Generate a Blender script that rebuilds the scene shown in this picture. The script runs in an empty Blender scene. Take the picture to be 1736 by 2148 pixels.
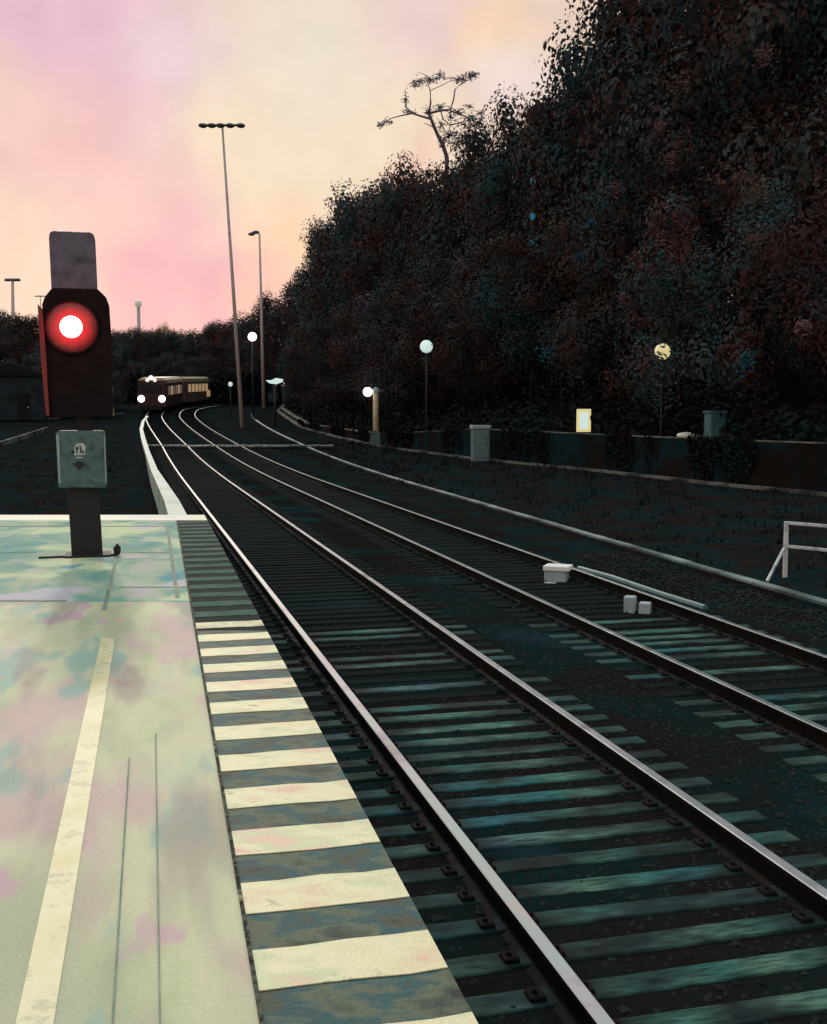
import bpy, bmesh, math, random
from mathutils import Vector, Matrix
random.seed(11)
R = math.radians
scene = bpy.context.scene
col = scene.collection

def lin(r, g, b):
    f = lambda c: (c/255/12.92) if c/255 <= .04045 else ((c/255+.055)/1.055)**2.4
    return (f(r), f(g), f(b), 1.0)

# ------------------------------------------------------------------ camera
PITCH = R(5.07)
FPX = 2300.0                       # focal length in units of a picture 1736 wide
cam_d = bpy.data.cameras.new('camera'); cam = bpy.data.objects.new('camera', cam_d); col.objects.link(cam)
cam.location = (0, 0, 2.2); cam.rotation_euler = (R(90)-PITCH, 0, 0)
cam_d.sensor_fit = 'VERTICAL'; cam_d.sensor_height = 24.0; cam_d.lens = 24.0*FPX/2148.0
cam_d.clip_start = .05; cam_d.clip_end = 3000
scene.camera = cam
scene.view_settings.view_transform = 'Standard'; scene.view_settings.look = 'None'
scene.view_settings.exposure = 0; scene.view_settings.gamma = 1

def ray(px, py):
    dx = (px-868)/FPX; dy = -(py-1074)/FPX
    return Vector((dx, math.cos(PITCH)+dy*math.sin(PITCH), -math.sin(PITCH)+dy*math.cos(PITCH)))
def at(px, py, d):                 # point at forward distance d along a sight line
    r = ray(px, py); t = d/r.y
    return Vector((r.x*t, d, 2.2+r.z*t))

# ------------------------------------------------------------------ world
w = bpy.data.worlds.new('World'); scene.world = w; w.use_nodes = True
nt = w.node_tree; N = nt.nodes; Lk = nt.links; N.clear()
out = N.new('ShaderNodeOutputWorld'); bg = N.new('ShaderNodeBackground'); Lk.new(bg.outputs[0], out.inputs[0])
tc = N.new('ShaderNodeTexCoord')
nz = N.new('ShaderNodeTexNoise'); nz.inputs['Scale'].default_value = 9; nz.inputs['Detail'].default_value = 5; nz.inputs['Roughness'].default_value = .6
Lk.new(tc.outputs['Generated'], nz.inputs['Vector'])
sub = N.new('ShaderNodeVectorMath'); sub.operation = 'SUBTRACT'; sub.inputs[1].default_value = (.5, .5, .5); Lk.new(nz.outputs['Color'], sub.inputs[0])
scl = N.new('ShaderNodeVectorMath'); scl.operation = 'SCALE'; scl.inputs['Scale'].default_value = .12; Lk.new(sub.outputs[0], scl.inputs[0])
add = N.new('ShaderNodeVectorMath'); add.operation = 'ADD'; Lk.new(tc.outputs['Generated'], add.inputs[0]); Lk.new(scl.outputs[0], add.inputs[1])
CL = [(80, 60, 430, (232, 186, 208)), (260, 170, 250, (234, 190, 206)), (620, 150, 300, (238, 226, 208)), (900, 40, 170, (240, 208, 206)),
      (1060, 60, 120, (252, 218, 184)), (1090, 190, 130, (243, 222, 214)), (480, 330, 240, (244, 222, 196)), (800, 330, 240, (247, 229, 200)),
      (610, 520, 150, (249, 208, 176)), (110, 330, 190, (238, 190, 190)), (40, 520, 170, (246, 210, 192)), (380, 530, 220, (238, 184, 192)),
      (300, 640, 200, (238, 174, 188)), (480, 620, 130, (236, 172, 186)), (860, 350, 90, (246, 200, 182)), (200, 430, 130, (243, 198, 192)),
      (20, 230, 120, (244, 204, 194)), (340, 90, 120, (236, 208, 216)), (560, 620, 90, (246, 192, 178))]
prev = None
for (x, y, r, c) in CL:
    v = ray(x, y).normalized()
    dn = N.new('ShaderNodeVectorMath'); dn.operation = 'DISTANCE'; dn.inputs[1].default_value = v; Lk.new(add.outputs[0], dn.inputs[0])
    mr = N.new('ShaderNodeMapRange'); mr.interpolation_type = 'SMOOTHERSTEP'
    mr.inputs['From Min'].default_value = 0; mr.inputs['From Max'].default_value = r/FPX*1.25
    mr.inputs['To Min'].default_value = .95; mr.inputs['To Max'].default_value = 0
    Lk.new(dn.outputs['Value'], mr.inputs['Value'])
    mx = N.new('ShaderNodeMix'); mx.data_type = 'RGBA'; Lk.new(mr.outputs[0], mx.inputs['Factor'])
    if prev is None: mx.inputs[6].default_value = lin(240, 212, 194)
    else: Lk.new(prev.outputs[2], mx.inputs[6])
    mx.inputs[7].default_value = lin(*c); prev = mx
# fine mottling of the clouds
nz2 = N.new('ShaderNodeTexNoise'); nz2.inputs['Scale'].default_value = 26; nz2.inputs['Detail'].default_value = 6
Lk.new(tc.outputs['Generated'], nz2.inputs['Vector'])
m2 = N.new('ShaderNodeMapRange'); m2.inputs['From Min'].default_value = .3; m2.inputs['From Max'].default_value = .7
m2.inputs['To Min'].default_value = .9; m2.inputs['To Max'].default_value = .99; Lk.new(nz2.outputs['Fac'], m2.inputs['Value'])
mul = N.new('ShaderNodeVectorMath'); mul.operation = 'SCALE'; Lk.new(prev.outputs[2], mul.inputs[0]); Lk.new(m2.outputs[0], mul.inputs['Scale'])
# high sky overhead is paler and brighter than the sunset band, as after sundown
sp = N.new('ShaderNodeSeparateXYZ'); Lk.new(tc.outputs['Generated'], sp.inputs[0])
mz = N.new('ShaderNodeMapRange'); mz.interpolation_type = 'SMOOTHSTEP'; mz.inputs['From Min'].default_value = .42; mz.inputs['From Max'].default_value = .8
Lk.new(sp.outputs['Z'], mz.inputs['Value'])
mzx = N.new('ShaderNodeMix'); mzx.data_type = 'RGBA'; Lk.new(mz.outputs[0], mzx.inputs['Factor']); Lk.new(mul.outputs[0], mzx.inputs[6]); mzx.inputs[7].default_value = (.58, .8, .84, 1)
sky = N.new('ShaderNodeTexSky'); sky.sky_type = 'NISHITA'; sky.sun_disc = False; sky.sun_elevation = R(9); sky.sun_rotation = R(-15)
ssc = N.new('ShaderNodeVectorMath'); ssc.operation = 'SCALE'; ssc.inputs['Scale'].default_value = .004; Lk.new(sky.outputs[0], ssc.inputs[0])
sad = N.new('ShaderNodeVectorMath'); sad.operation = 'ADD'; Lk.new(mzx.outputs[2], sad.inputs[0]); Lk.new(ssc.outputs[0], sad.inputs[1])
Lk.new(sad.outputs[0], bg.inputs['Color']); bg.inputs['Strength'].default_value = 1.0

# ------------------------------------------------------------------ sun (afterglow low ahead on the left)
sd = bpy.data.lights.new('sun', 'SUN'); so = bpy.data.objects.new('sun', sd); col.objects.link(so)
sd.energy = 1.45; sd.angle = R(4); sd.color = (1, .86, .74)
az, el = R(-17.5), R(30)
so.rotation_euler = Vector((math.sin(az)*math.cos(el), math.cos(az)*math.cos(el), math.sin(el))).to_track_quat('Z', 'Y').to_euler()

# ------------------------------------------------------------------ materials
MATS = {}
def mat(name, cols, rough=.8, scale=3, detail=6, metallic=0, bump=0, bscale=None, stretch=(1, 1, 1), rot=0, emit=None, es=0, space='Object', vary=False, wear=None, spec=None, rough2=None):
    """principled material whose colour wanders between the given colours"""
    m = bpy.data.materials.new(name); m.use_nodes = True; MATS[name] = m
    n = m.node_tree.nodes; l = m.node_tree.links; p = n['Principled BSDF']
    p.inputs['Roughness'].default_value = rough; p.inputs['Metallic'].default_value = metallic
    if spec is None and rough >= .8: spec = .08
    if spec is not None: p.inputs['Specular IOR Level'].default_value = spec
    if emit: p.inputs['Emission Color'].default_value = emit; p.inputs['Emission Strength'].default_value = es
    if len(cols) == 1 and not bump:
        p.inputs['Base Color'].default_value = cols[0]; return m
    t = n.new('ShaderNodeTexCoord'); mp = n.new('ShaderNodeMapping'); l.new(t.outputs[space], mp.inputs[0])
    mp.inputs['Scale'].default_value = stretch; mp.inputs['Rotation'].default_value = (0, 0, rot)
    if vary:
        oi = n.new('ShaderNodeObjectInfo'); vm = n.new('ShaderNodeVectorMath'); vm.operation = 'SCALE'; vm.inputs[0].default_value = (37, 91, 53); l.new(oi.outputs['Random'], vm.inputs['Scale']); l.new(vm.outputs[0], mp.inputs['Location'])
    q = n.new('ShaderNodeTexNoise'); q.inputs['Scale'].default_value = scale; q.inputs['Detail'].default_value = detail; q.inputs['Roughness'].default_value = .6
    l.new(mp.outputs[0], q.inputs['Vector'])
    r = n.new('ShaderNodeValToRGB'); l.new(q.outputs['Fac'], r.inputs[0])
    e = r.color_ramp.elements
    k = len(cols)
    for i, c in enumerate(cols):
        pos = .32+.36*i/max(1, k-1)
        if i < 2: e[i].position = pos; e[i].color = c
        else: z = e.new(pos); z.color = c
    if k == 1: e[1].color = cols[0]; e[1].position = .7
    l.new(r.outputs[0], p.inputs['Base Color'])
    if wear:       # chipped and scuffed paint showing what lies under it
        wn = n.new('ShaderNodeTexNoise'); wn.inputs['Scale'].default_value = wear[1]; wn.inputs['Detail'].default_value = 9; wn.inputs['Roughness'].default_value = .75; l.new(t.outputs[space], wn.inputs['Vector'])
        wr = n.new('ShaderNodeMapRange'); wr.inputs['From Min'].default_value = wear[2]; wr.inputs['From Max'].default_value = wear[2]+.05; wr.inputs['To Max'].default_value = wear[3]; l.new(wn.outputs['Fac'], wr.inputs['Value'])
        wx = n.new('ShaderNodeMix'); wx.data_type = 'RGBA'; l.new(wr.outputs[0], wx.inputs['Factor']); l.new(r.outputs[0], wx.inputs[6]); wx.inputs[7].default_value = wear[0]; l.new(wx.outputs[2], p.inputs['Base Color'])
    if rough2 is not None:
        mr = n.new('ShaderNodeMapRange'); mr.inputs['From Min'].default_value = .35; mr.inputs['From Max'].default_value = .65
        mr.inputs['To Min'].default_value = rough; mr.inputs['To Max'].default_value = rough2; l.new(q.outputs['Fac'], mr.inputs[0]); l.new(mr.outputs[0], p.inputs['Roughness'])
    if bump:
        b = n.new('ShaderNodeBump'); q2 = n.new('ShaderNodeTexNoise'); q2.inputs['Scale'].default_value = bscale or scale*8; q2.inputs['Detail'].default_value = 4
        l.new(t.outputs[space], q2.inputs['Vector']); l.new(q2.outputs['Fac'], b.inputs['Height']); b.inputs['Strength'].default_value = bump; b.inputs['Distance'].default_value = .02
        l.new(b.outputs[0], p.inputs['Normal'])
    return m

def glow(name, c, s, bc=.35):
    m = bpy.data.materials.new(name); m.use_nodes = True; n = m.node_tree.nodes; p = n['Principled BSDF']
    p.inputs['Base Color'].default_value = (bc, bc, bc, 1); p.inputs['Emission Color'].default_value = c; p.inputs['Emission Strength'].default_value = s
    MATS[name] = m; return m

TH = math.atan(.255)
def platform_mat(name, pal, slab, seam_dark, rough=.7, spec=.25):
    m = bpy.data.materials.new(name); m.use_nodes = True; MATS[name] = m
    n = m.node_tree.nodes; l = m.node_tree.links; p = n['Principled BSDF']
    t = n.new('ShaderNodeTexCoord'); mp = n.new('ShaderNodeMapping'); l.new(t.outputs['Object'], mp.inputs[0]); mp.inputs['Rotation'].default_value = (0, 0, -R(13.4))
    def noise(sc, st, det=4, ro=.55, seed=0):
        m_ = n.new('ShaderNodeMapping'); m_.inputs['Scale'].default_value = st; m_.inputs['Location'].default_value = (seed, seed*2, seed*3)
        l.new(mp.outputs[0], m_.inputs[0])
        q = n.new('ShaderNodeTexNoise'); q.inputs['Scale'].default_value = sc; q.inputs['Detail'].default_value = det; q.inputs['Roughness'].default_value = ro
        l.new(m_.outputs[0], q.inputs['Vector']); return q
    q = noise(1.3, (2.2, .75, 1))
    r = n.new('ShaderNodeValToRGB'); l.new(q.outputs['Fac'], r.inputs[0]); e = r.color_ramp.elements
    k = len(pal)
    for i, c in enumerate(pal):
        pos = .3+.4*i/(k-1)
        if i < 2: e[i].position = pos; e[i].color = lin(*c)
        else: z = e.new(pos); z.color = lin(*c)
    prev = r.outputs[0]
    for (c, sc, st, lo, hi, am, sd_) in slab:          # washes of pink, blue and sage worn into the paving
        q = noise(sc, st, 3, .5, sd_)
        mr = n.new('ShaderNodeMapRange'); mr.interpolation_type = 'SMOOTHSTEP'; mr.inputs['From Min'].default_value = lo; mr.inputs['From Max'].default_value = hi; mr.inputs['To Max'].default_value = am
        l.new(q.outputs['Fac'], mr.inputs[0])
        x = n.new('ShaderNodeMix'); x.data_type = 'RGBA'; l.new(mr.outputs[0], x.inputs['Factor']); l.new(prev, x.inputs[6]); x.inputs[7].default_value = lin(*c); prev = x.outputs[2]
    # grime grain
    q = noise(60, (1, 1, 1), 6, .7, 5)
    mr = n.new('ShaderNodeMapRange'); mr.inputs['From Min'].default_value = .3; mr.inputs['From Max'].default_value = .7; mr.inputs['To Min'].default_value = .86; mr.inputs['To Max'].default_value = 1.06
    l.new(q.outputs['Fac'], mr.inputs[0]); sc = n.new('ShaderNodeVectorMath'); sc.operation = 'SCALE'; l.new(prev, sc.inputs[0]); l.new(mr.outputs[0], sc.inputs['Scale'])
    l.new(sc.outputs[0], p.inputs['Base Color'])
    p.inputs['Roughness'].default_value = rough; p.inputs['Specular IOR Level'].default_value = spec
    b = n.new('ShaderNodeBump'); b.inputs['Strength'].default_value = .35; b.inputs['Distance'].default_value = .006
    l.new(q.outputs['Fac'], b.inputs['Height']); l.new(b.outputs[0], p.inputs['Normal'])
    return m

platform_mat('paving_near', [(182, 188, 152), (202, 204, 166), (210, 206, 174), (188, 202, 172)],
    [((150, 156, 132), .9, (2.6, .6, 1), .48, .68, .5, 41), ((204, 172, 172), .8, (2.6, .8, 1), .5, .64, .8, 3), ((140, 180, 172), 1.0, (3.2, .9, 1), .55, .66, .75, 9), ((204, 158, 182), 1.2, (2.4, 1, 1), .6, .68, .75, 17), ((216, 158, 142), 1.1, (2.6, 1, 1), .63, .7, .75, 33), ((158, 140, 140), .9, (3, .6, 1), .54, .68, .6, 23)], .6)  # warm cream of the near paving: lamplight put into the colour
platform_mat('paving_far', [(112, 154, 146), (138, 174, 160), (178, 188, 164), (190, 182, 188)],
    [((212, 218, 176), .8, (1.2, 1.0, 1), .5, .6, .8, 3), ((112, 160, 154), .9, (1.2, .9, 1), .52, .64, .75, 9), ((206, 194, 206), 1.0, (1.2, 1, 1), .56, .64, .8, 17), ((90, 150, 172), 1.1, (1.4, 1, 1), .64, .7, .8, 31)], .6, .85, .12)  # far paving beyond the lamplight: cool sky light put into the colour
mat('coping', [lin(180, 172, 180), lin(200, 196, 182), lin(206, 206, 178), lin(170, 180, 172)], .6, .9, bump=.2, bscale=60)
mat('seam', [lin(118, 130, 122), lin(158, 164, 144)], .8, 6)
mat('stripe_light', [lin(228, 184, 168), lin(228, 212, 172), lin(234, 224, 184), lin(206, 210, 168), lin(232, 190, 174)], .6, 2.6, 5, bump=.25, bscale=90, stretch=(1, 2, 1), wear=(lin(120, 122, 100), 9, .6, .55))
mat('stripe_unlit', [lin(34, 66, 58), lin(58, 92, 80), lin(80, 102, 90)], .8, 4, 6, bump=.3, bscale=60)  # far stripes, darkened in colour for the lamplight falling off
mat('stripe_mid', [lin(150, 156, 124), lin(196, 190, 146), lin(120, 128, 104)], .55, 6, 7, bump=.3, bscale=60)  # step between the two, same falloff put into the colour
mat('band_dark', [lin(30, 38, 36), lin(62, 76, 64), lin(92, 100, 78), lin(16, 78, 86), lin(70, 76, 60), lin(40, 46, 44)], .75, 3.2, 5, bump=.3, bscale=80, stretch=(1, 1.8, 1))
mat('band_far', [lin(16, 26, 24), lin(26, 42, 38), lin(18, 26, 25)], .85, 3, 5, bump=.3, bscale=60)  # band past the lamplight, its dimming painted in
mat('yellow_paint', [lin(206, 200, 152), lin(222, 214, 176), lin(212, 200, 144)], .55, 2.5, 5, bump=.2, bscale=80, wear=(lin(176, 176, 146), 7, .55, .8))
mat('joint', [lin(40, 44, 40), lin(96, 100, 86), lin(30, 34, 32), lin(150, 150, 124)], .9, 9, 6)
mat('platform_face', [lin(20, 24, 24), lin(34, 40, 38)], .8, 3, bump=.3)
mat('concrete_teal', [lin(104, 136, 128), lin(150, 178, 166), lin(170, 176, 170)], .6, 1.2, bump=.2, bscale=30)
mat('ballast', [lin(18, 24, 25), lin(30, 26, 25), lin(20, 34, 36), lin(26, 50, 55)], 1, .5, 8, spec=0, bump=.9, bscale=26)
mat('stone', [lin(26, 32, 32), lin(50, 52, 50), lin(34, 56, 58)], .9, 3, 4, spec=.02)
mat('yard', [lin(24, 27, 27), lin(22, 29, 30), lin(36, 29, 26), lin(22, 38, 42), lin(26, 29, 29), lin(34, 30, 29)], 1, .45, 9, spec=0, bump=.6, bscale=9)
mat('hill', [lin(16, 16, 15), lin(26, 22, 20), lin(20, 26, 26)], .95, .3, 6, bump=.6, bscale=4)
mat('rail_top', [lin(150, 140, 146), lin(186, 178, 184), lin(172, 184, 182), lin(204, 176, 178)], .42, 1.2, 5, metallic=.35)
mat('rail_mid', [lin(90, 94, 96), lin(166, 162, 168), lin(130, 136, 142), lin(186, 184, 190)], .45, 1.3, 9, metallic=.35)
mat('rail_worn', [lin(60, 66, 66), lin(116, 128, 132), lin(84, 98, 100), lin(150, 164, 166)], .5, 1.3, 9, metallic=.35)
mat('rail_side', [lin(18, 18, 18), lin(28, 23, 21), lin(20, 30, 32)], .85, 2, 5)
def sleeper_mat():
    """tarred timber, with teal and green glints of light painted along its top"""
    m = bpy.data.materials.new('sleeper'); m.use_nodes = True; MATS['sleeper'] = m
    n = m.node_tree.nodes; l = m.node_tree.links; p = n['Principled BSDF']; p.inputs['Roughness'].default_value = .85; p.inputs['Specular IOR Level'].default_value = .1
    t = n.new('ShaderNodeTexCoord'); oi = n.new('ShaderNodeObjectInfo')
    vm = n.new('ShaderNodeVectorMath'); vm.operation = 'SCALE'; vm.inputs[0].default_value = (37, 91, 53); l.new(oi.outputs['Random'], vm.inputs['Scale'])
    av = n.new('ShaderNodeVectorMath'); av.operation = 'ADD'; l.new(t.outputs['Object'], av.inputs[0]); l.new(vm.outputs[0], av.inputs[1])
    def noise(sc, det, stretch):
        mp = n.new('ShaderNodeMapping'); mp.inputs['Scale'].default_value = stretch; l.new(av.outputs[0], mp.inputs[0])
        q = n.new('ShaderNodeTexNoise'); q.inputs['Scale'].default_value = sc; q.inputs['Detail'].default_value = det; q.inputs['Roughness'].default_value = .65; l.new(mp.outputs[0], q.inputs['Vector']); return q
    hue = noise(.9, 2, (1, 1, 1)); hr = n.new('ShaderNodeValToRGB'); l.new(hue.outputs['Fac'], hr.inputs[0]); e = hr.color_ramp.elements
    for k_, (po, c) in enumerate(((.3, (44, 112, 128)), (.45, (56, 118, 114)), (.56, (92, 130, 110)), (.68, (78, 112, 126)))):
        if k_ < 2: e[k_].position = po; e[k_].color = lin(*c)
        else: z = e.new(po); z.color = lin(*c)
    sx = n.new('ShaderNodeSeparateXYZ'); l.new(t.outputs['Object'], sx.inputs[0]); ab = n.new('ShaderNodeMath'); ab.operation = 'ABSOLUTE'; l.new(sx.outputs['X'], ab.inputs[0])
    wv = n.new('ShaderNodeValToRGB'); l.new(ab.outputs[0], wv.inputs[0]); e = wv.color_ramp.elements
    e[0].position = .35; e[0].color = (1, 1, 1, 1); e[1].position = .56; e[1].color = (.15, .15, .15, 1)
    z = e.new(.8); z.color = (.05, .05, .05, 1); z = e.new(.9); z.color = (.6, .6, .6, 1); z = e.new(1.1); z.color = (.4, .4, .4, 1)
    ws = noise(1.3, 3, (1, 2, 1)); wm = n.new('ShaderNodeMapRange'); wm.inputs['From Min'].default_value = .4; wm.inputs['From Max'].default_value = .62; l.new(ws.outputs['Fac'], wm.inputs['Value'])
    fs = noise(22, 6, (.35, 2.2, 1)); fm = n.new('ShaderNodeMapRange'); fm.inputs['From Min'].default_value = .32; fm.inputs['From Max'].default_value = .6; l.new(fs.outputs['Fac'], fm.inputs['Value'])
    a = n.new('ShaderNodeMath'); a.operation = 'MULTIPLY'; l.new(wv.outputs[0], a.inputs[0]); l.new(wm.outputs[0], a.inputs[1])
    b_ = n.new('ShaderNodeMath'); b_.operation = 'MULTIPLY'; l.new(a.outputs[0], b_.inputs[0]); l.new(fm.outputs[0], b_.inputs[1])
    ba = noise(4, 5, (1, 3, 1)); br = n.new('ShaderNodeValToRGB'); l.new(ba.outputs['Fac'], br.inputs[0]); e = br.color_ramp.elements; e[0].position = .35; e[0].color = lin(18, 22, 23); e[1].position = .65; e[1].color = lin(32, 50, 53)
    x = n.new('ShaderNodeMix'); x.data_type = 'RGBA'; l.new(b_.outputs[0], x.inputs['Factor']); l.new(br.outputs[0], x.inputs[6]); l.new(hr.outputs[0], x.inputs[7]); l.new(x.outputs[2], p.inputs['Base Color'])  # painted glints mixed over the dark timber
    bp = n.new('ShaderNodeBump'); bp.inputs['Strength'].default_value = .5; bp.inputs['Distance'].default_value = .01; l.new(fs.outputs['Fac'], bp.inputs['Height']); l.new(bp.outputs[0], p.inputs['Normal'])
sleeper_mat()
mat('sleeper_far', [lin(18, 21, 21), lin(22, 32, 33), lin(30, 26, 24)], .95, 1, spec=.02)  # sleepers further out: the glints' fading light put into a darker colour
mat('black_metal', [lin(11, 11, 15), lin(21, 19, 26)], .7, 5, bump=.15, bscale=60)
mat('head_metal', [lin(20, 18, 20), lin(34, 26, 27)], .8, 5, bump=.2, bscale=60)
mat('head_grey', [lin(42, 44, 54), lin(88, 84, 104), lin(58, 60, 70)], .5, 4, bump=.2, bscale=50)
mat('box_teal', [lin(34, 46, 46), lin(52, 78, 80), lin(78, 104, 106), lin(40, 64, 64)], .5, 4, 7, bump=.2, bscale=50)
mat('box_edge', [lin(150, 160, 165), lin(110, 150, 150)], .5, 4)
mat('label_pale', [lin(150, 164, 164), lin(190, 198, 198)], .6, 12)
mat('ink', [lin(10, 14, 16)], .6)
mat('red_spill', [lin(134, 28, 32), lin(96, 24, 28)], .5, 5)  # signal's red light on the side bar, put into its colour
mat('mast_steel', [lin(150, 138, 146), lin(186, 174, 170), lin(166, 150, 160)], .5, 1.5)
mat('mast_head', [lin(56, 60, 68), lin(96, 100, 108)], .6, 2)
mat('post_thin', [lin(90, 84, 78), lin(50, 50, 50)], .8, 2)
mat('post_cream', [lin(170, 150, 120), lin(196, 176, 140)], .6, 5)
mat('post_dark', [lin(28, 28, 30), lin(42, 40, 42)], .6, 3)
mat('cabinet', [lin(78, 100, 106), lin(104, 126, 132), lin(66, 86, 94)], .6, 3, bump=.1)
mat('cabinet_top', [lin(160, 172, 172)], .5)
mat('wall_dark', [lin(18, 20, 20), lin(30, 20, 17), lin(18, 24, 26), lin(16, 42, 50), lin(16, 18, 18), lin(24, 32, 34)], .9, .35, 3, bump=.4, bscale=8)
mat('coping_pale', [lin(30, 32, 32), lin(58, 58, 56), lin(120, 118, 112), lin(40, 44, 44)], .8, .5, 8, bump=.3, bscale=10)
mat('trough_lid', [lin(34, 40, 40), lin(70, 92, 90), lin(130, 144, 142), lin(52, 60, 60)], .6, .5, 8, bump=.3, bscale=20)
mat('white_metal', [lin(170, 178, 184), lin(206, 210, 212), lin(140, 150, 158)], .5, 5)
mat('pipe_teal', [lin(40, 62, 66), lin(60, 112, 120), lin(84, 108, 110)], .5, 1.2)
mat('box_white', [lin(226, 230, 224), lin(240, 240, 236)], .5, 5)
mat('box_grey', [lin(140, 158, 166), lin(170, 182, 188)], .5, 5)
mat('train_body', [lin(46, 16, 20), lin(62, 26, 28)], .5, 3)
mat('train_roof', [lin(176, 158, 126), lin(204, 188, 150)], .5, 1)
mat('train_side', [lin(66, 48, 42), lin(110, 84, 70), lin(50, 30, 30)], .5, .7)
mat('train_black', [lin(14, 12, 12)], .6)
mat('bark', [lin(26, 23, 22), lin(40, 36, 34)], .9, 6, bump=.5)
mat('bark_bare', [lin(80, 72, 88), lin(110, 100, 120)], .9, 3)
mat('leaf_a', [lin(52, 60, 60), lin(36, 42, 41), lin(84, 52, 50), lin(40, 74, 80), lin(72, 80, 80), lin(44, 46, 44)], .9, 2.2, 3, vary=True)
mat('leaf_b', [lin(40, 47, 46), lin(64, 72, 72), lin(66, 42, 38), lin(38, 66, 72), lin(50, 56, 55)], .9, 2.0, 3, vary=True)
mat('leaf_c', [lin(78, 72, 88), lin(44, 50, 50), lin(74, 48, 46), lin(66, 74, 76), lin(40, 44, 46)], .9, 2.0, 3, vary=True)
mat('leaf_ground', [lin(24, 30, 30), lin(40, 30, 27), lin(26, 44, 48), lin(32, 36, 34)], .95, .4, 4)
mat('leaf_pink', [lin(92, 62, 68), lin(124, 92, 94)], .8, 3)
mat('leaf_teal', [lin(30, 84, 94), lin(40, 104, 118)], .8, 3)
mat('leaf_rust', [lin(98, 68, 56), lin(76, 48, 42)], .8, 3)
mat('leaf_yellow', [lin(170, 160, 110), lin(120, 120, 84)], .8, 3)
mat('hut_wall', [lin(30, 38, 44), lin(40, 50, 56), lin(26, 28, 30)], .8, .8)
mat('hut_roof', [lin(28, 30, 32)], .8)
glow('lamp_white', (1, .97, .92, 1), 3.0)
glow('lamp_cool', lin(190, 214, 208), 1.0)
glow('lamp_dim', lin(200, 205, 205), .9)
glow('lamp_dim2', lin(190, 180, 160), .5)
glow('lamp_yellow', lin(216, 200, 136), .9)
glow('lamp_cyan', lin(20, 120, 145), .5, .02)
glow('head_lamp', (1, .95, .95, 1), 3.5)
glow('head_lamp_dim', (1, .9, .92, 1), 1.0)
glow('train_window', lin(200, 160, 110), .5)
glow('train_window_dim', lin(140, 100, 90), .3)
glow('core', (1, .98, .94, 1), 4)
m = bpy.data.materials.new('red_lens'); m.use_nodes = True; MATS['red_lens'] = m
n = m.node_tree.nodes; l = m.node_tree.links; p = n['Principled BSDF']
tcx = n.new('ShaderNodeTexCoord'); ln = n.new('ShaderNodeVectorMath'); ln.operation = 'LENGTH'
mpp = n.new('ShaderNodeMapping'); mpp.inputs['Scale'].default_value = (1, 0, 1); l.new(tcx.outputs['Object'], mpp.inputs[0]); l.new(mpp.outputs[0], ln.inputs[0])
rr = n.new('ShaderNodeValToRGB'); mrr = n.new('ShaderNodeMapRange'); mrr.inputs['From Max'].default_value = .27
qn = n.new('ShaderNodeTexNoise'); qn.inputs['Scale'].default_value = 14; l.new(tcx.outputs['Object'], qn.inputs['Vector'])
am = n.new('ShaderNodeMath'); am.operation = 'MULTIPLY_ADD'; am.inputs[1].default_value = .06; l.new(qn.outputs['Fac'], am.inputs[0]); l.new(ln.outputs['Value'], am.inputs[2])
l.new(am.outputs[0], mrr.inputs[0]); l.new(mrr.outputs[0], rr.inputs[0])
e = rr.color_ramp.elements; e[0].position = .4; e[0].color = lin(226, 40, 50); e[1].position = 1.05 if False else 1; e[1].color = lin(74, 22, 24)
z = e.new(.66); z.color = lin(212, 36, 46)
z = e.new(.84); z.color = lin(160, 32, 38)
l.new(rr.outputs[0], p.inputs['Emission Color']); p.inputs['Emission Strength'].default_value = .95; p.inputs['Base Color'].default_value = (.12, .01, .01, 1); p.inputs['Roughness'].default_value = .4

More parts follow.
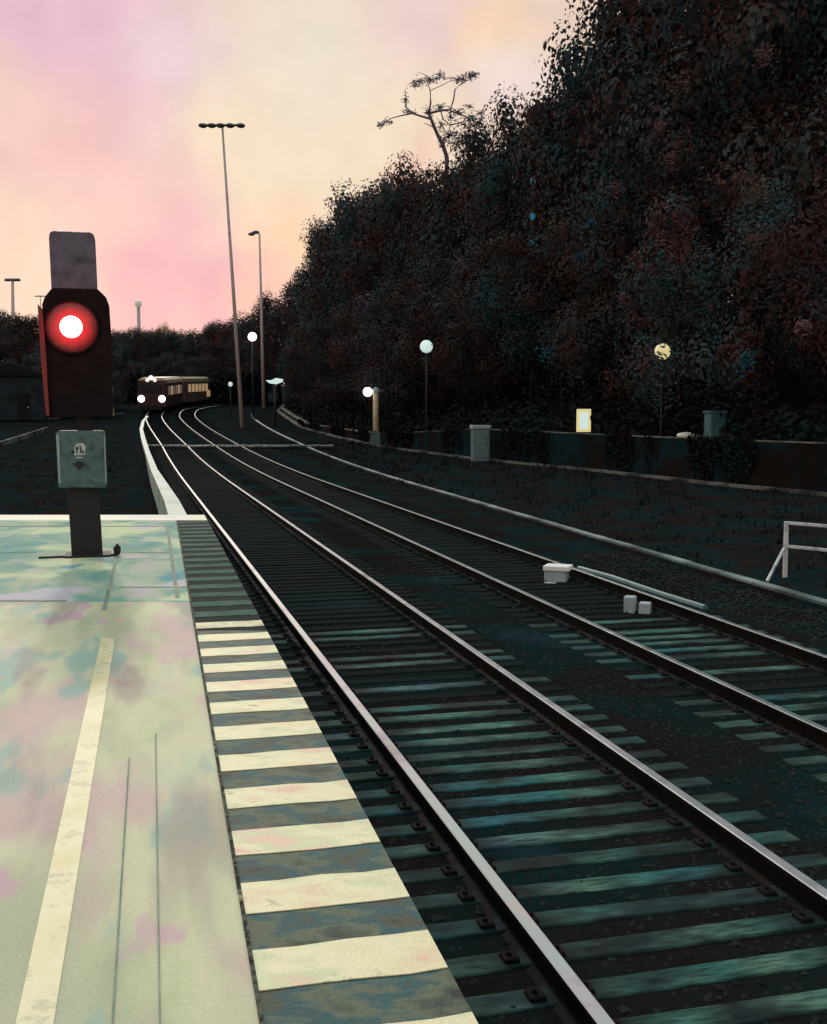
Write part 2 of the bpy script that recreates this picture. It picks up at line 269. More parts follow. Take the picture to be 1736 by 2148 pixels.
# ------------------------------------------------------------------ mesh helpers
class MB:
    def __init__(s): s.v = []; s.f = []; s.mi = []; s.m = 0
    def face(s, pts):
        b = len(s.v); s.v += [tuple(p) for p in pts]; s.f.append(tuple(range(b, b+len(pts)))); s.mi.append(s.m)
    def box(s, c, d, rz=0, M=None):
        hx, hy, hz = d[0]/2, d[1]/2, d[2]/2; b = len(s.v)
        for z in (-hz, hz):
            for (x, y) in ((-hx, -hy), (hx, -hy), (hx, hy), (-hx, hy)):
                p = Vector((x*math.cos(rz)-y*math.sin(rz), x*math.sin(rz)+y*math.cos(rz), z))
                if M: p = M @ p
                s.v.append((p.x+c[0], p.y+c[1], p.z+c[2]))
        for q in ((0, 3, 2, 1), (4, 5, 6, 7), (0, 1, 5, 4), (1, 2, 6, 5), (2, 3, 7, 6), (3, 0, 4, 7)):
            s.f.append(tuple(b+i for i in q)); s.mi.append(s.m)
        return s
    def tube(s, pts, rad, n=8, cap=True):
        b = len(s.v); pts = [Vector(p) for p in pts]; k = len(pts)
        if not hasattr(rad, '__len__'): rad = [rad]*k
        for i, p in enumerate(pts):
            t = (pts[min(i+1, k-1)]-pts[max(i-1, 0)]).normalized()
            a = Vector((0, 0, 1)) if abs(t.z) < .9 else Vector((1, 0, 0))
            u = t.cross(a).normalized(); v = t.cross(u)
            for j in range(n):
                an = 2*math.pi*j/n; q = p+(u*math.cos(an)+v*math.sin(an))*rad[i]; s.v.append(tuple(q))
        for i in range(k-1):
            for j in range(n):
                s.f.append((b+i*n+j, b+i*n+(j+1) % n, b+(i+1)*n+(j+1) % n, b+(i+1)*n+j)); s.mi.append(s.m)
        if cap:
            s.f.append(tuple(b+j for j in range(n))[::-1]); s.mi.append(s.m)
            s.f.append(tuple(b+(k-1)*n+j for j in range(n))); s.mi.append(s.m)
        return s
    def ball(s, c, r, n=12, k=8):
        b = len(s.v); r = Vector(r) if hasattr(r, '__len__') else Vector((r, r, r))
        for i in range(1, k):
            ph = math.pi*i/k
            for j in range(n):
                a = 2*math.pi*j/n; s.v.append((c[0]+r.x*math.sin(ph)*math.cos(a), c[1]+r.y*math.sin(ph)*math.sin(a), c[2]+r.z*math.cos(ph)))
        s.v.append((c[0], c[1], c[2]+r.z)); s.v.append((c[0], c[1], c[2]-r.z)); T = len(s.v)-2; B = T+1
        for i in range(k-2):
            for j in range(n):
                s.f.append((b+i*n+j, b+(i+1)*n+j, b+(i+1)*n+(j+1) % n, b+i*n+(j+1) % n)); s.mi.append(s.m)
        for j in range(n):
            s.f.append((T, b+j, b+(j+1) % n)); s.mi.append(s.m); s.f.append((B, b+(k-2)*n+(j+1) % n, b+(k-2)*n+j)); s.mi.append(s.m)
        return s
    def prism(s, poly, y0, y1):       # outline in x,z extruded along y
        n = len(poly); b = len(s.v)
        for y in (y0, y1):
            for (x, z) in poly: s.v.append((x, y, z))
        s.f.append(tuple(range(b, b+n))); s.mi.append(s.m)
        s.f.append(tuple(range(b+n, b+2*n))[::-1]); s.mi.append(s.m)
        for i in range(n):
            j = (i+1) % n; s.f.append((b+i, b+n+i, b+n+j, b+j)); s.mi.append(s.m)
        return s
    def build(s, name, mats, parent=None, loc=None, rz=0, smooth=False, bevel=0):
        me = bpy.data.meshes.new(name); me.from_pydata(s.v, [], s.f); me.update()
        if not isinstance(mats, (list, tuple)): mats = [mats]
        for q in mats: me.materials.append(MATS[q])
        me.polygons.foreach_set('material_index', s.mi)
        if smooth: me.polygons.foreach_set('use_smooth', [True]*len(me.polygons))
        bm = bmesh.new(); bm.from_mesh(me); 
        if len(bm.faces) < 4000: bmesh.ops.recalc_face_normals(bm, faces=bm.faces)
        bm.to_mesh(me); bm.free()
        o = bpy.data.objects.new(name, me); col.objects.link(o)
        if parent: o.parent = parent
        if loc is not None: o.location = loc
        if rz: o.rotation_euler.z = rz
        if bevel:
            bv = o.modifiers.new('bevel', 'BEVEL'); bv.width = bevel; bv.segments = 2; bv.limit_method = 'ANGLE'
        return o
def tag(o, label=None, cat=None, group=None, kind=None):
    if label: o['label'] = label
    if cat: o['category'] = cat
    if group: o['group'] = group
    if kind: o['kind'] = kind
    return o
def empty(name, loc, label, cat, group=None, rz=0):
    o = bpy.data.objects.new(name, None); col.objects.link(o); o.location = loc; o.rotation_euler.z = rz
    o.empty_display_size = .2
    return tag(o, label, cat, group)

# ------------------------------------------------------------------ ground shape
T = Vector((-math.sin(TH), math.cos(TH), 0)); NR = Vector((math.cos(TH), math.sin(TH), 0)); O = Vector((1.67, 0, 0))
def su(x, y):
    d = Vector((x, y, 0))-O; return d.dot(T), d.dot(NR)
def zs(s):
    if s < 35: return 0.
    if s < 115: return .00042*(s-35)**2
    return 2.688+.035*(min(s, 400)-115)
WL = [(26, -20), (24, 0), (17.5, 20), (12.9, 30), (10.3, 37), (7.9, 45), (3.2, 55), (-2, 67.5), (-8.9, 90), (-14, 115), (-17, 150), (-20, 200), (-22, 300)]
def wallx(y):
    for i in range(len(WL)-1):
        (xa, ya), (xb, yb) = WL[i], WL[i+1]
        if y <= yb or i == len(WL)-2:
            return xa+(xb-xa)*(y-ya)/(yb-ya)
def wallh(y):
    for (ya, a, yb, b) in ((-50, 1.5, 55, 1.5), (55, 1.5, 68, .75), (68, .75, 90, .4), (90, .4, 400, .4)):
        if y <= yb: return a+(b-a)*(y-ya)/(yb-ya)
    return .4
def sm(t): t = max(0, min(1, t)); return t*t*(3-2*t)
def zt(x, y):
    s, o = su(x, y); z = zs(s)-.16
    b = (x-wallx(y))*.92
    if b > .3:
        z += wallh(y) + 7.5*sm((b-1)/17) + 4*sm((b-14)/30)
    return z
def ground(px, py):
    r = ray(px, py); t = 2.
    while t < 600:
        p = Vector((0, 0, 2.2))+r*t
        if p.z < zt(p.x, p.y): return p
        t += .1
    return Vector((0, 0, 2.2))+r*120
def trk(o, s, dz=0):
    dev = -.5*sm((s-62)/42)
    if s > 102: dev += .0048*(min(s, 130)-102)**2
    if s > 130: dev += .269*(s-130)
    p = O+T*s+NR*(o+dev); return Vector((p.x, p.y, zs(s)+dz))

# ground sheets
def sheet(name, xs, ys, fn, m, kind='structure', lab=None):
    b = MB(); nx = len(xs)
    for y in ys:
        for x in xs: b.v.append((x(y) if callable(x) else x, y, 0))
    b.v = [(x, y, fn(x, y)) for (x, y, _) in b.v]
    for j in range(len(ys)-1):
        for i in range(nx-1):
            b.f.append((j*nx+i, j*nx+i+1, (j+1)*nx+i+1, (j+1)*nx+i)); b.mi.append(0)
    o = b.build(name, m, smooth=True); o['kind'] = kind; return o
ys = [-30+3*i for i in range(80)]+[215+12*i for i in range(16)]+[450, 700, 1100]
lefts = [-900, -400, -200, -120]+[-90+4*i for i in range(16)]
def between(k): return lambda y: (-30*(1-k)+(wallx(y)+.1)*k)
sheet('yard_ground', lefts+[between(k/24) for k in range(25)], ys, zt, 'yard')
def off(d): return lambda y: wallx(y)+.34+d
sheet('wooded_hillside', [off(d) for d in (0, .6, 1.2, 2, 3, 4.5, 6, 8, 10, 13, 16, 20, 25, 30, 38, 48, 60, 90, 140, 250, 500, 900)], ys, zt, 'hill')
# ballast bed under the tracks
b = MB(); SS = [-4+1.5*i for i in range(112)]
rows = []
for s in SS:
    for o in (-1.3, -.7, .7, 2.1, 3.6, 5.2, 5.75):
        p = trk(o, s, -.135 if -1 < o < 5.3 else -.175); b.v.append((p.x, p.y, p.z))
for i in range(len(SS)-1):
    for j in range(6):
        a = i*7+j; b.f.append((a, a+1, a+8, a+7)); b.mi.append(0)
tag(b.build('ballast_bed', 'ballast', smooth=True), kind='structure')
# loose ballast stones near the platform
b = MB()
for i in range(45000):
    s = 1.5+16*random.random()**1.6; o = random.uniform(-.62, 6.6)
    sk = False
    for (oo, s0_) in ((0, 1.9), (3.05, 5.2)):
        if oo-.5 < o < oo+1.95 and s > s0_-.2 and abs(((s-s0_)/.31+.5) % 1-.5)*.31 < .095: sk = True
    if sk and random.random() < .97: continue
    p = trk(o, s, -.142 if random.random() < .93 else -.13); r = random.uniform(.012, .03); k = len(b.v)
    a0 = random.random()*6.28
    for (x, y, z) in ((1, 0, 0), (0, 1, 0), (-1, 0, 0), (0, -1, 0), (0, 0, 1), (0, 0, -1)):
        q = Vector((x, y, z*.7))*r*random.uniform(.7, 1.2); q.rotate(Matrix.Rotation(a0, 3, 'Z'))
        b.v.append((p.x+q.x, p.y+q.y, p.z+q.z))
    for f in ((0, 1, 4), (1, 2, 4), (2, 3, 4), (3, 0, 4), (1, 0, 5), (2, 1, 5), (3, 2, 5), (0, 3, 5)):
        b.f.append(tuple(k+j for j in f)); b.mi.append(0)
tag(b.build('ballast_stones', 'stone'), 'dark loose ballast stones between and beside the rails', 'ballast', kind='stuff')

# ------------------------------------------------------------------ platform
def ex(y): return .83-.2386*y            # platform edge
def lx(y): return .238-.231*y            # inner side of the striped band
PE = 17.5; PZ = .6
plat = empty('platform', (0, 0, 0), None, None); plat['kind'] = 'structure'
def slab(poly, z, h, name, m, bevel=0):
    b = MB(); n_ = len(poly)
    for zz in (z-h, z):
        for (x, y) in poly: b.v.append((x, y, zz))
    b.f.append(tuple(range(n_))[::-1]); b.f.append(tuple(range(n_, 2*n_)))
    for i in range(n_):
        j = (i+1) % n_; b.f.append((i, j, n_+j, n_+i))
    b.mi = [0]*len(b.f)
    return b.build(name, m, plat, bevel=bevel)
Y0 = -3.
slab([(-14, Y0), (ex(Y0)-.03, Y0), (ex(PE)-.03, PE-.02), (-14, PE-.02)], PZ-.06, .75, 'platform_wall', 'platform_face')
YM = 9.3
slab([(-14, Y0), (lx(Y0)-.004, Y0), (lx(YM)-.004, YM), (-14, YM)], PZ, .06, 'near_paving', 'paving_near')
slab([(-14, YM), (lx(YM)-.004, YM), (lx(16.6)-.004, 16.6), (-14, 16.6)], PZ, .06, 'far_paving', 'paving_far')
slab([(-14, 16.6), (ex(16.6), 16.6), (ex(PE), PE), (-14, PE)], PZ+.003, .06, 'end_coping', 'coping', .01)
slab([(lx(Y0), Y0), (ex(Y0), Y0), (ex(8.05), 8.05), (lx(8.05), 8.05)], PZ, .06, 'striped_band', 'band_dark')
slab([(lx(8.05), 8.05), (ex(8.05), 8.05), (ex(16.6), 16.6), (lx(16.6), 16.6)], PZ, .06, 'striped_band', 'band_far')
# painted stripes: period .471 m
k = 0; d0 = 2.92-.471*9
while d0 < 16.3:
    def pt(u, d):
        # u 0 inner .. 1 outer, stripes run square to the edge
        x0, y0 = lx(d), d; L = (ex(d)-lx(d))
        return (x0+L*u, y0+L*u*.235)
    A = d0; B_ = d0+.471*.49
    poly = [pt(0.012, A), pt(.25, A+random.uniform(-.008, .008)), pt(.5, A+random.uniform(-.01, .01)), pt(.75, A+random.uniform(-.01, .01)), pt(.995, A),
            pt(.995, B_), pt(.75, B_+random.uniform(-.01, .01)), pt(.5, B_+random.uniform(-.01, .01)), pt(.25, B_+random.uniform(-.008, .008)), pt(.012, B_)]
    # keep the outer end on the coping line
    fix = []
    for (x, y) in poly:
        fix.append((min(x, ex(y)-.002), min(y, 16.59)))
    slab(fix, PZ+.004, .003, 'painted_stripe', 'stripe_light' if d0 < 7.75 else ('stripe_mid' if d0 < 8.4 else 'stripe_unlit'))
    d0 += .471
def strip(c, wd, ya, yb, name, m, z=.004, sl=-.2386):
    slab([(c-wd/2+sl*ya, ya), (c+wd/2+sl*ya, ya), (c+wd/2+sl*yb, yb), (c-wd/2+sl*yb, yb)], PZ+z, .003, name, m)
strip(-.34, .1, -3, 7.75, 'yellow_line', 'yellow_paint')
strip(-.01, .005, -3, 5.4, 'paving_seam', 'seam'); strip(-.135, .006, -3, 5.0, 'paving_seam', 'seam')
slab([(lx(Y0)-.005, Y0), (lx(Y0)+.005, Y0), (lx(16.5)+.01, 16.5), (lx(16.5)-.012, 16.5)], PZ+.007, .003, 'drain_joint', 'joint')
for (xa, xb, y, wd) in ((-14, lx(15.6)-.1, 15.7, .09), (-14, -3.0, 9.35, .07), (-2.75, lx(10)-.02, 10.1, .06), (-14, -4.4, 12.7, .02), (-3.5, lx(12.6)-.15, 12.7, .03)):
    slab([(xa, y-wd/2), (xb, y-wd/2), (xb, y+wd/2), (xa, y+wd/2)], PZ+.004, .003, 'paving_seam', 'seam')
strip(-.15+.35-.0, .035, 9.5, 15.4, 'paving_seam', 'seam', z=.0045); strip(-.42, .03, 8.9, 12.6, 'paving_seam', 'seam', z=.0045)

# concrete kerb leaving the platform end beside the first rail
b = MB(); K = [(374, 1082, 40, .597), (361, 1050, 32, .55), (344, 1020, 24, .48), (324, 985, 15, .38), (310, 955, 10, .3), (301, 925, 9, .3), (297, 905, 7, .45), (301, 888, 6, .9), (310, 877, 5, 1.5)]
prevp = None; rows = []
for (x, y, wd, z) in K:
    r = ray(x, y); t = (z-2.2)/r.z if abs(r.z) > 1e-5 else 100
    if y < 960: 
        g = ground(x, y); P = Vector((g.x, g.y, g.z+.2)); dpt = P.y
    else:
        P = Vector((r.x*t, r.y*t, z)); dpt = P.y
    hw = wd/FPX*dpt/2; rows.append((P, hw))
for (P, hw) in rows:
    g = zt(P.x, P.y)-.05
    b.v += [(P.x-hw, P.y, g), (P.x-hw, P.y, P.z), (P.x+hw, P.y, P.z), (P.x+hw, P.y, g)]
for i in range(len(rows)-1):
    for j in range(3):
        a = i*4+j; b.f.append((a, a+1, a+5, a+4)); b.mi.append(0)
b.f.append((0, 3, 2, 1)); b.mi.append(0); e_ = 4*(len(rows)-1); b.f.append((e_, e_+1, e_+2, e_+3)); b.mi.append(0)
tag(b.build('concrete_kerb', 'concrete_teal'), 'pale green concrete kerb running from the platform end beside the first rail', 'kerb')

# ------------------------------------------------------------------ tracks
def rail_mesh(o, s0, s1, topm):
    prof = [(-.07, -.15), (-.07, -.138), (-.012, -.12), (-.012, -.04), (-.032, -.03), (-.032, -.004), (-.027, 0), (.027, 0), (.032, -.004), (.032, -.03), (.012, -.04), (.012, -.12), (.07, -.138), (.07, -.15)]
    b = MB(); n_ = len(prof); ss = []; s = s0
    while s < s1: ss.append(s); s += 1.5 if s < 90 else 1
    for s in ss:
        for (dx, dz) in prof:
            p = trk(o(s)+dx, s, dz); b.v.append(tuple(p))
    for i in range(len(ss)-1):
        for j in range(n_-1):
            a = i*n_+j; b.f.append((a, a+1, a+n_+1, a+n_)); b.mi.append(1 if j in (5, 6, 7) else 0)
    return b, ['rail_side', topm]
sleeper_mesh = None; CACHE = {}
def make_track(o0, label, top1, top2, s0, slen=2.35):
    t = empty('railway_track', trk(o0+.72, 0, -.15), label, 'railway track', 'railway tracks curving away from the platform')
    t.rotation_euler.z = 0
    inv = -Vector(t.location)
    for oo, tm in ((o0, top1), (o0+1.435, top2)):
        b, mm = rail_mesh(lambda s, oo=oo: oo, -4, 165, tm); r_ = b.build('rail', mm, t, loc=inv)
    global sleeper_mesh
    step = .31
    base = None
    for i in range(100):
        s = s0+step*i; p = trk(o0+.7175, s, -.165)
        if sleeper_mesh is None:
            bb = MB(); bb.box((0, 0, 0), (slen, .15, .08)); bb.m = 1
            for u in (-.7175, .7175):
                for v_ in (-.105, .105): bb.box((u+v_, 0, .045), (.07, .09, .03)); bb.box((u+v_*1.05, 0, .062), (.025, .03, .03))
            base = bb.build('sleeper', ['sleeper', 'rail_side'], t, bevel=.012); sleeper_mesh = base.data; q = base
        else:
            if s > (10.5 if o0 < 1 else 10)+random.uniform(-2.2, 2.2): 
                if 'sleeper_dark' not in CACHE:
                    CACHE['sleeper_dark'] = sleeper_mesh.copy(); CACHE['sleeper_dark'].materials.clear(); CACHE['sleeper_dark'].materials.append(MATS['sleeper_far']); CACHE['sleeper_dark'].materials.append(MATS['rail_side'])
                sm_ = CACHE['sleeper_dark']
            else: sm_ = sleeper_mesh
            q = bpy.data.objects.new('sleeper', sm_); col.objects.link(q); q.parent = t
            bv = q.modifiers.new('bevel', 'BEVEL'); bv.width = .012; bv.segments = 2
        q.location = p+inv; q.rotation_euler = (0, random.uniform(-.004, .004), TH+random.uniform(-.012, .012))
        q.location.z += random.uniform(-.004, .006)
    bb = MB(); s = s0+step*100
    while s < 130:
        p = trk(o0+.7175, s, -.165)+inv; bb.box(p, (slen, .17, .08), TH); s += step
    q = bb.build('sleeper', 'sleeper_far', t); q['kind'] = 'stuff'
    return t
make_track(0, 'nearest railway track, right beside the striped platform edge, with bright worn rails', 'rail_top', 'rail_mid', 1.9)
make_track(3.05, 'second railway track, beyond the nearest one, with duller grey rails', 'rail_worn', 'rail_worn', 5.2)
# rail clips are dark metal, part of each sleeper; cable trough beyond the second track
ct = empty('cable_trough', trk(6.3, 8, -.15), 'long pale cable trough lying in the yard beyond the second track', 'cable trough')
inv = -Vector(ct.location)
def tro(s): return 6.02+.036*s
b = MB(); s = 4
ss = []
while s < 112: ss.append(s); s += 1.5
for s in ss:
    for (dx, dz) in ((-.1, -.2), (-.1, -.08), (.1, -.08), (.1, -.2)):
        b.v.append(tuple(trk(tro(s)+dx, s, dz)+inv))
for i in range(len(ss)-1):
    for j in range(3):
        a = i*4+j; b.f.append((a, a+1, a+5, a+4)); b.mi.append(0)
b.build('trough_body', 'wall_dark', ct)
s = 4.5
while s < 100:
    st = 1.0
    b = MB(); pts = []
    for (ds, dx) in ((0, -.075), (0, .075), (st-.03, .075), (st-.03, -.075)):
        pts.append(trk(tro(s+ds)+dx+random.uniform(-.006, .006), s+ds, -.045+random.uniform(-.004, .004))+inv)
    b.face(pts); b.face([p-Vector((0, 0, .034)) for p in pts][::-1])
    for i in range(4):
        j = (i+1) % 4; b.face([pts[i], pts[i]-Vector((0, 0, .034)), pts[j]-Vector((0, 0, .034)), pts[j]])
    b.build('lid', 'trough_lid', ct); s += st
# board crossing over the rails far out
b = MB()
for i in range(26):
    o = -.8+i*.42; p = trk(o, 66+.0*i-.13*o, -.02)
    b.box((p.x, p.y, p.z+random.uniform(-.01, .02)), (.39, .7+random.uniform(-.2, .2), .1), TH*.2)
tag(b.build('track_crossing', 'trough_lid'), 'row of pale boards laid across all the tracks in the distance', 'crossing')

# ------------------------------------------------------------------ signal on the platform
sg = empty('railway_signal', (-3.715, 12.43, PZ), 'tall black railway signal on the platform showing a big red light', 'signal', rz=R(15.5))
S = 187.5
def P(x, y): return ((x-175)/S, (1165-y)/S)
b = MB(); b.prism([P(142, 1165), P(205, 1165), P(203, 1100), P(198, 1012), P(136, 1012), P(140, 1100)], -.13, .13); b.build('post', 'black_metal', sg, bevel=.01)
b = MB(); b.prism([P(76, 1167), P(238, 1167), P(238, 1160), P(76, 1161)], -.16, -.1); b.prism([P(228, 1162), P(241, 1162), P(243, 1148), P(236, 1138), P(227, 1148)], -.15, -.11); b.build('ground_bar', 'black_metal', sg)
b = MB(); b.box((0, 0, .012), (.5, .42, .024)); b.build('base_plate', 'black_metal', sg, bevel=.005)
b = MB(); b.prism([P(120, 1016), P(215, 1018), P(218, 1010), P(217, 902), P(212, 898), P(124, 898), P(118, 903)], -.22, .1); bx = b.build('equipment_box', 'box_teal', sg, bevel=.012)
b = MB(); b.prism([P(121, 1006), P(125, 1006), P(124, 906), P(118, 906)], -.228, -.219); b.build('edge_trim', 'box_edge', bx); b = MB(); b.prism([P(214, 1006), P(217, 1006), P(216, 908), P(213.5, 908)], -.228, -.219); b.build('edge_trim', 'box_edge', bx)
b = MB(); b.prism([P(153, 949), P(175, 949), P(176, 930), P(172, 924), P(160, 924), P(154, 930)], -.226, -.219); b.prism([P(157, 955), P(170, 956), P(171, 953), P(157, 952)], -.226, -.219); b.build('pale_panel', 'label_pale', bx)
b = MB()   # scrawled marks on the box: a dot, r, l, w-like strokes and a dark diamond
b.prism([P(148, 944), P(153, 945), P(155, 942), P(151, 938)], -.231, -.2265)
b.prism([P(158.5, 946), P(160.5, 946), P(160, 938), P(162, 935), P(161.5, 932), P(156, 932.5)], -.231, -.2265)
b.prism([P(165, 944.5), P(167, 944.5), P(166.5, 936), P(165.8, 927), P(164.8, 927), P(164.5, 937)], -.231, -.2265)
b.prism([P(169.5, 946), P(171.5, 945.5), P(172, 942), P(174.5, 941), P(172.5, 939.5), P(169, 942), P(168, 930), P(167.4, 930), P(167.8, 942)], -.231, -.2265)
b.prism([P(150, 967), P(157, 973), P(163, 979), P(168, 972), P(175, 969), P(168, 964), P(162, 961)], -.231, -.2195)
b.build('scrawled_mark', 'ink', bx)
b = MB(); b.prism([P(160, 905), P(190, 905), P(190, 868), P(160, 868)], -.08, .08); b.build('neck', 'black_metal', sg)
hd = MB().prism([P(110, 870), P(232, 870), P(233, 690), P(231, 640), P(225, 622), P(209, 606), P(118, 606), P(104, 624), P(98, 640)], -.2, .15).build('signal_head', 'head_metal', sg, bevel=.012)
MB().prism([P(117, 607), P(208, 607), P(206, 505), P(203, 494), P(196, 490), P(124, 490), P(117, 494), P(115, 505)], -.19, .12).build('upper_housing', 'head_grey', sg, bevel=.012)
MB().prism([P(100, 866), P(107, 868), P(103, 740), P(99, 650), P(90, 640), P(93, 740)], -.26, -.2).build('side_bar', 'red_spill', sg, bevel=.004)
# lens as its own dome, with a hot core
cx, cz = (155-175)/S, (1165-685)/S
def dome(r, dep, n=40, k=6):
    b = MB()
    for i in range(k):
        a = math.pi/2*i/(k-1); rr_ = r*math.cos(a); y = -dep*math.sin(a)
        for j in range(n):
            t = 2*math.pi*j/n; b.v.append((rr_*math.cos(t), y, rr_*math.sin(t)))
    for i in range(k-1):
        for j in range(n): b.f.append((i*n+j, i*n+(j+1) % n, (i+1)*n+(j+1) % n, (i+1)*n+j)); b.mi.append(0)
    return b
pl = bpy.data.lights.new('signal_glow', 'POINT'); pl.energy = 3.2; pl.color = (1, .06, .05); pl.shadow_soft_size = .1
plo = bpy.data.objects.new('signal_glow', pl); col.objects.link(plo); plo.parent = sg; plo.location = (cx, -.5, cz)
lens = dome(.275, .05).build('red_lens', 'red_lens', sg, loc=(cx, -.205, cz), smooth=True)
dome(.122, .03).build('lamp_core', 'core', lens, loc=(-.005, -.04, 0), smooth=True)
b = MB(); n_ = 40
pr = [(.275, -.0), (.275, -.03), (.3, -.03), (.3, 0.01)]
for (r, y) in pr:
    for j in range(n_): t = 2*math.pi*j/n_; b.v.append((cx+r*math.cos(t), -.2+y, cz+r*math.sin(t)))
for i in range(3):
    for j in range(n_): b.f.append((i*n_+j, i*n_+(j+1) % n_, (i+1)*n_+(j+1) % n_, (i+1)*n_+j)); b.mi.append(0)
b.build('bezel', 'head_metal', sg, smooth=True)

# ------------------------------------------------------------------ tall masts and lamps
def mast(px, base_d, base_py, top, arm, label, name='lamp_mast', r=.14, head='T', group=None):
    base = at(px[1], base_py, base_d); base.z = zt(base.x, base.y)
    tp = at(px[0], top, base_d)
    e = empty(name, base, label, 'lamp mast', group); v = tp-base
    MB().tube([(0, 0, 0), v*.5, v], [r, r*.75, r*.45], 10).build('pole', 'mast_steel', e, smooth=True)
    if head == 'T':
        b = MB(); b.tube([v+Vector((-arm, 0, .05)), v+Vector((arm, 0, .05))], r*.55, 8)
        b.build('cross_arm', 'mast_head', e)
        for u in (-1, -.55, -.1, .4, .95):
            h = MB(); h.ball(v+Vector((u*arm, 0, .02)), (arm*.24, arm*.3, arm*.11), 10, 6); h.build('lamp_head', 'mast_head', e, smooth=True)
    else:
        b = MB(); b.tube([v, v+Vector((-.15, 0, .3)), v+Vector((-.5, 0, .4)), v+Vector((-arm, 0, .2))], r*.4, 8); b.build('bracket_arm', 'mast_steel', e, smooth=True)
        for u in (.45, 1.0):
            h = MB(); h.ball(v+Vector((-arm*u, 0, .25 if u < .9 else .05)), (.4, .3, .2), 10, 6); h.build('lamp_head', 'mast_head', e, smooth=True)
    return e
mast((467, 509), 90, 893, 264, 1.55, 'very tall slim floodlight mast with a flat cross arm of lamps, standing between the tracks', r=.18)
mast((545, 553), 125, 760, 492, .9, 'shorter lamp mast with a hooked arm rising behind the hillside trees', r=.22, head='hook')
mast((27, 27), 118, 760, 588, .75, 'small mast with a flat lamp bar above the trees at far left', r=.3)
def lamp(px, d, top, base_z=None, label='', kind='globe', post='post_dark', lm='lamp_white', r=.2, pr_=.05, baseblock=False, side=None, basex=None):
    tp = at(px, top, d); bx_ = at(basex or px, top, d).x
    gz = zt(tp.x, d) if base_z is None else base_z
    e = empty('street_lamp', (bx_, d, gz), label, 'street lamp', 'small lamps along the far side of the yard')
    h = tp.z-gz
    x = tp.x-bx_
    MB().tube([(0, 0, 0), (0, 0, h-(.0 if side is None else -.1))], [pr_*1.2, pr_], 8).build('post', post, e, smooth=True)
    if kind == 'globe': MB().ball((x, 0, h+(r*.6 if side is None else 0)), (r, r, r), 14, 10).build('lamp_globe', lm, e, smooth=True)
    if kind == 'flat':
        MB().prism([(x-r*1.2, h+.12), (x-r*.7, h-.12), (x+.1, h-.2), (x+r, h-.02), (x+r*1.15, h+.22), (x+.1, h+.32), (x-r*.4, h+.14)], -.15, .15).build('lamp_head', lm, e, bevel=.03)
    if kind == 'bowl':
        MB().prism([(x-r*.5, h-.3), (x+r*.5, h-.3), (x+r, h), (x+r*.8, h+.3), (x-r*.8, h+.3), (x-r, h)], -.2, .2).build('lamp_head', lm, e, bevel=.06)
    if side is not None:
        MB().tube([(0, 0, h), (x, 0, h)], .04, 6).build('arm', post, e); MB().ball((.02, 0, h+.04), (.24, .2, .26), 10, 8).build('lamp_housing', 'box_grey', e, smooth=True)
        MB().ball((.42, 0, h-.02), (.22, .14, .14), 10, 8).build('spare_lamp', 'post_dark', e, smooth=True)
    if baseblock: MB().prism([(-.42, 0), (.42, 0), (.3, .55), (.2, .95), (-.2, 1.0), (-.3, .6)], -.3, .3).build('base_block', 'box_teal', e, bevel=.03)
    return e
lamp(530, 105, 712, label='white globe lamp shining in front of the trees just right of the tall mast', r=.42, pr_=.07)
lamp(577, 92, 801, label='lamp with a flat white head on a short dark post', kind='flat', r=.62, pr_=.08, lm='lamp_cool')
lamp(484, 104, 809, label='tiny dim lamp just left of the tall mast', r=.22, lm='lamp_dim')
lamp(772, 68, 822, label='cream post with a brilliant round bulb on its left side', r=.29, post='post_cream', pr_=.17, side=1, basex=789, baseblock=True)
lamp(895, 62, 735, label='lamp with a pale green head on a tall thin post above the wall', kind='globe', r=.36, lm='lamp_cool', pr_=.035, post='post_thin')
lamp(1390, 41, 748, label='yellow lamp glowing among the hillside trees on the right', kind='globe', r=.3, lm='lamp_yellow', pr_=.035)
lamp(291, 190, 642, label='pale globe lamp above the far trees right of the signal', r=.62, lm='lamp_dim2', pr_=.3, post='mast_steel')
# marker post left of the train
g = ground(238, 873); e = empty('marker_post', g, 'thin cream marker post beside the far kerb, right of the signal', 'marker post')
hh = (873-810)/FPX*g.y
MB().tube([(0, 0, 0), (.02, 0, hh)], [.13, .05], 6).build('post', 'post_cream', e); MB().box((-.6, 0, .07), (1.1, .4, .14)).build('foot', 'post_cream', e)
# small arm lamp at the upper left edge of the signal
mast((85, 92), 120, 760, 622, .5, 'small mast with a short lamp bar above the trees just left of the signal', r=.1)

# ------------------------------------------------------------------ retaining wall
rw = empty('retaining_wall', (wallx(45), 45, 0), 'low dark retaining wall with pale coping at the foot of the wooded hillside', 'wall')
inv = -Vector(rw.location)
yy = [10+2*i for i in range(70)]
def wallstrip(x0, x1, z0, z1, name, m):
    b = MB()
    for y in yy:
        x = wallx(y); zg = zs(su(x, y)[0])-.16; H = wallh(y)
        a, c = z0(H), z1(H)
        for (dx, z) in ((x0, zg+a), (x0, zg+c), (x1, zg+c), (x1, zg+a)): b.v.append((x+dx+inv.x, y+inv.y, z))
    for i in range(len(yy)-1):
        for j in range(4):
            k_ = (j+1) % 4; b.f.append((i*4+j, i*4+k_, (i+1)*4+k_, (i+1)*4+j)); b.mi.append(0)
    b.f.append((0, 1, 2, 3)); q = 4*(len(yy)-1); b.f.append((q+3, q+2, q+1, q)); b.mi += [0, 0]
    b.build(name, m, rw)
wallstrip(0, .3, lambda H: -.3, lambda H: H, 'wall_face', 'wall_dark')
wallstrip(-.03, .36, lambda H: H+.002, lambda H: H+.045, 'coping', 'coping_pale')
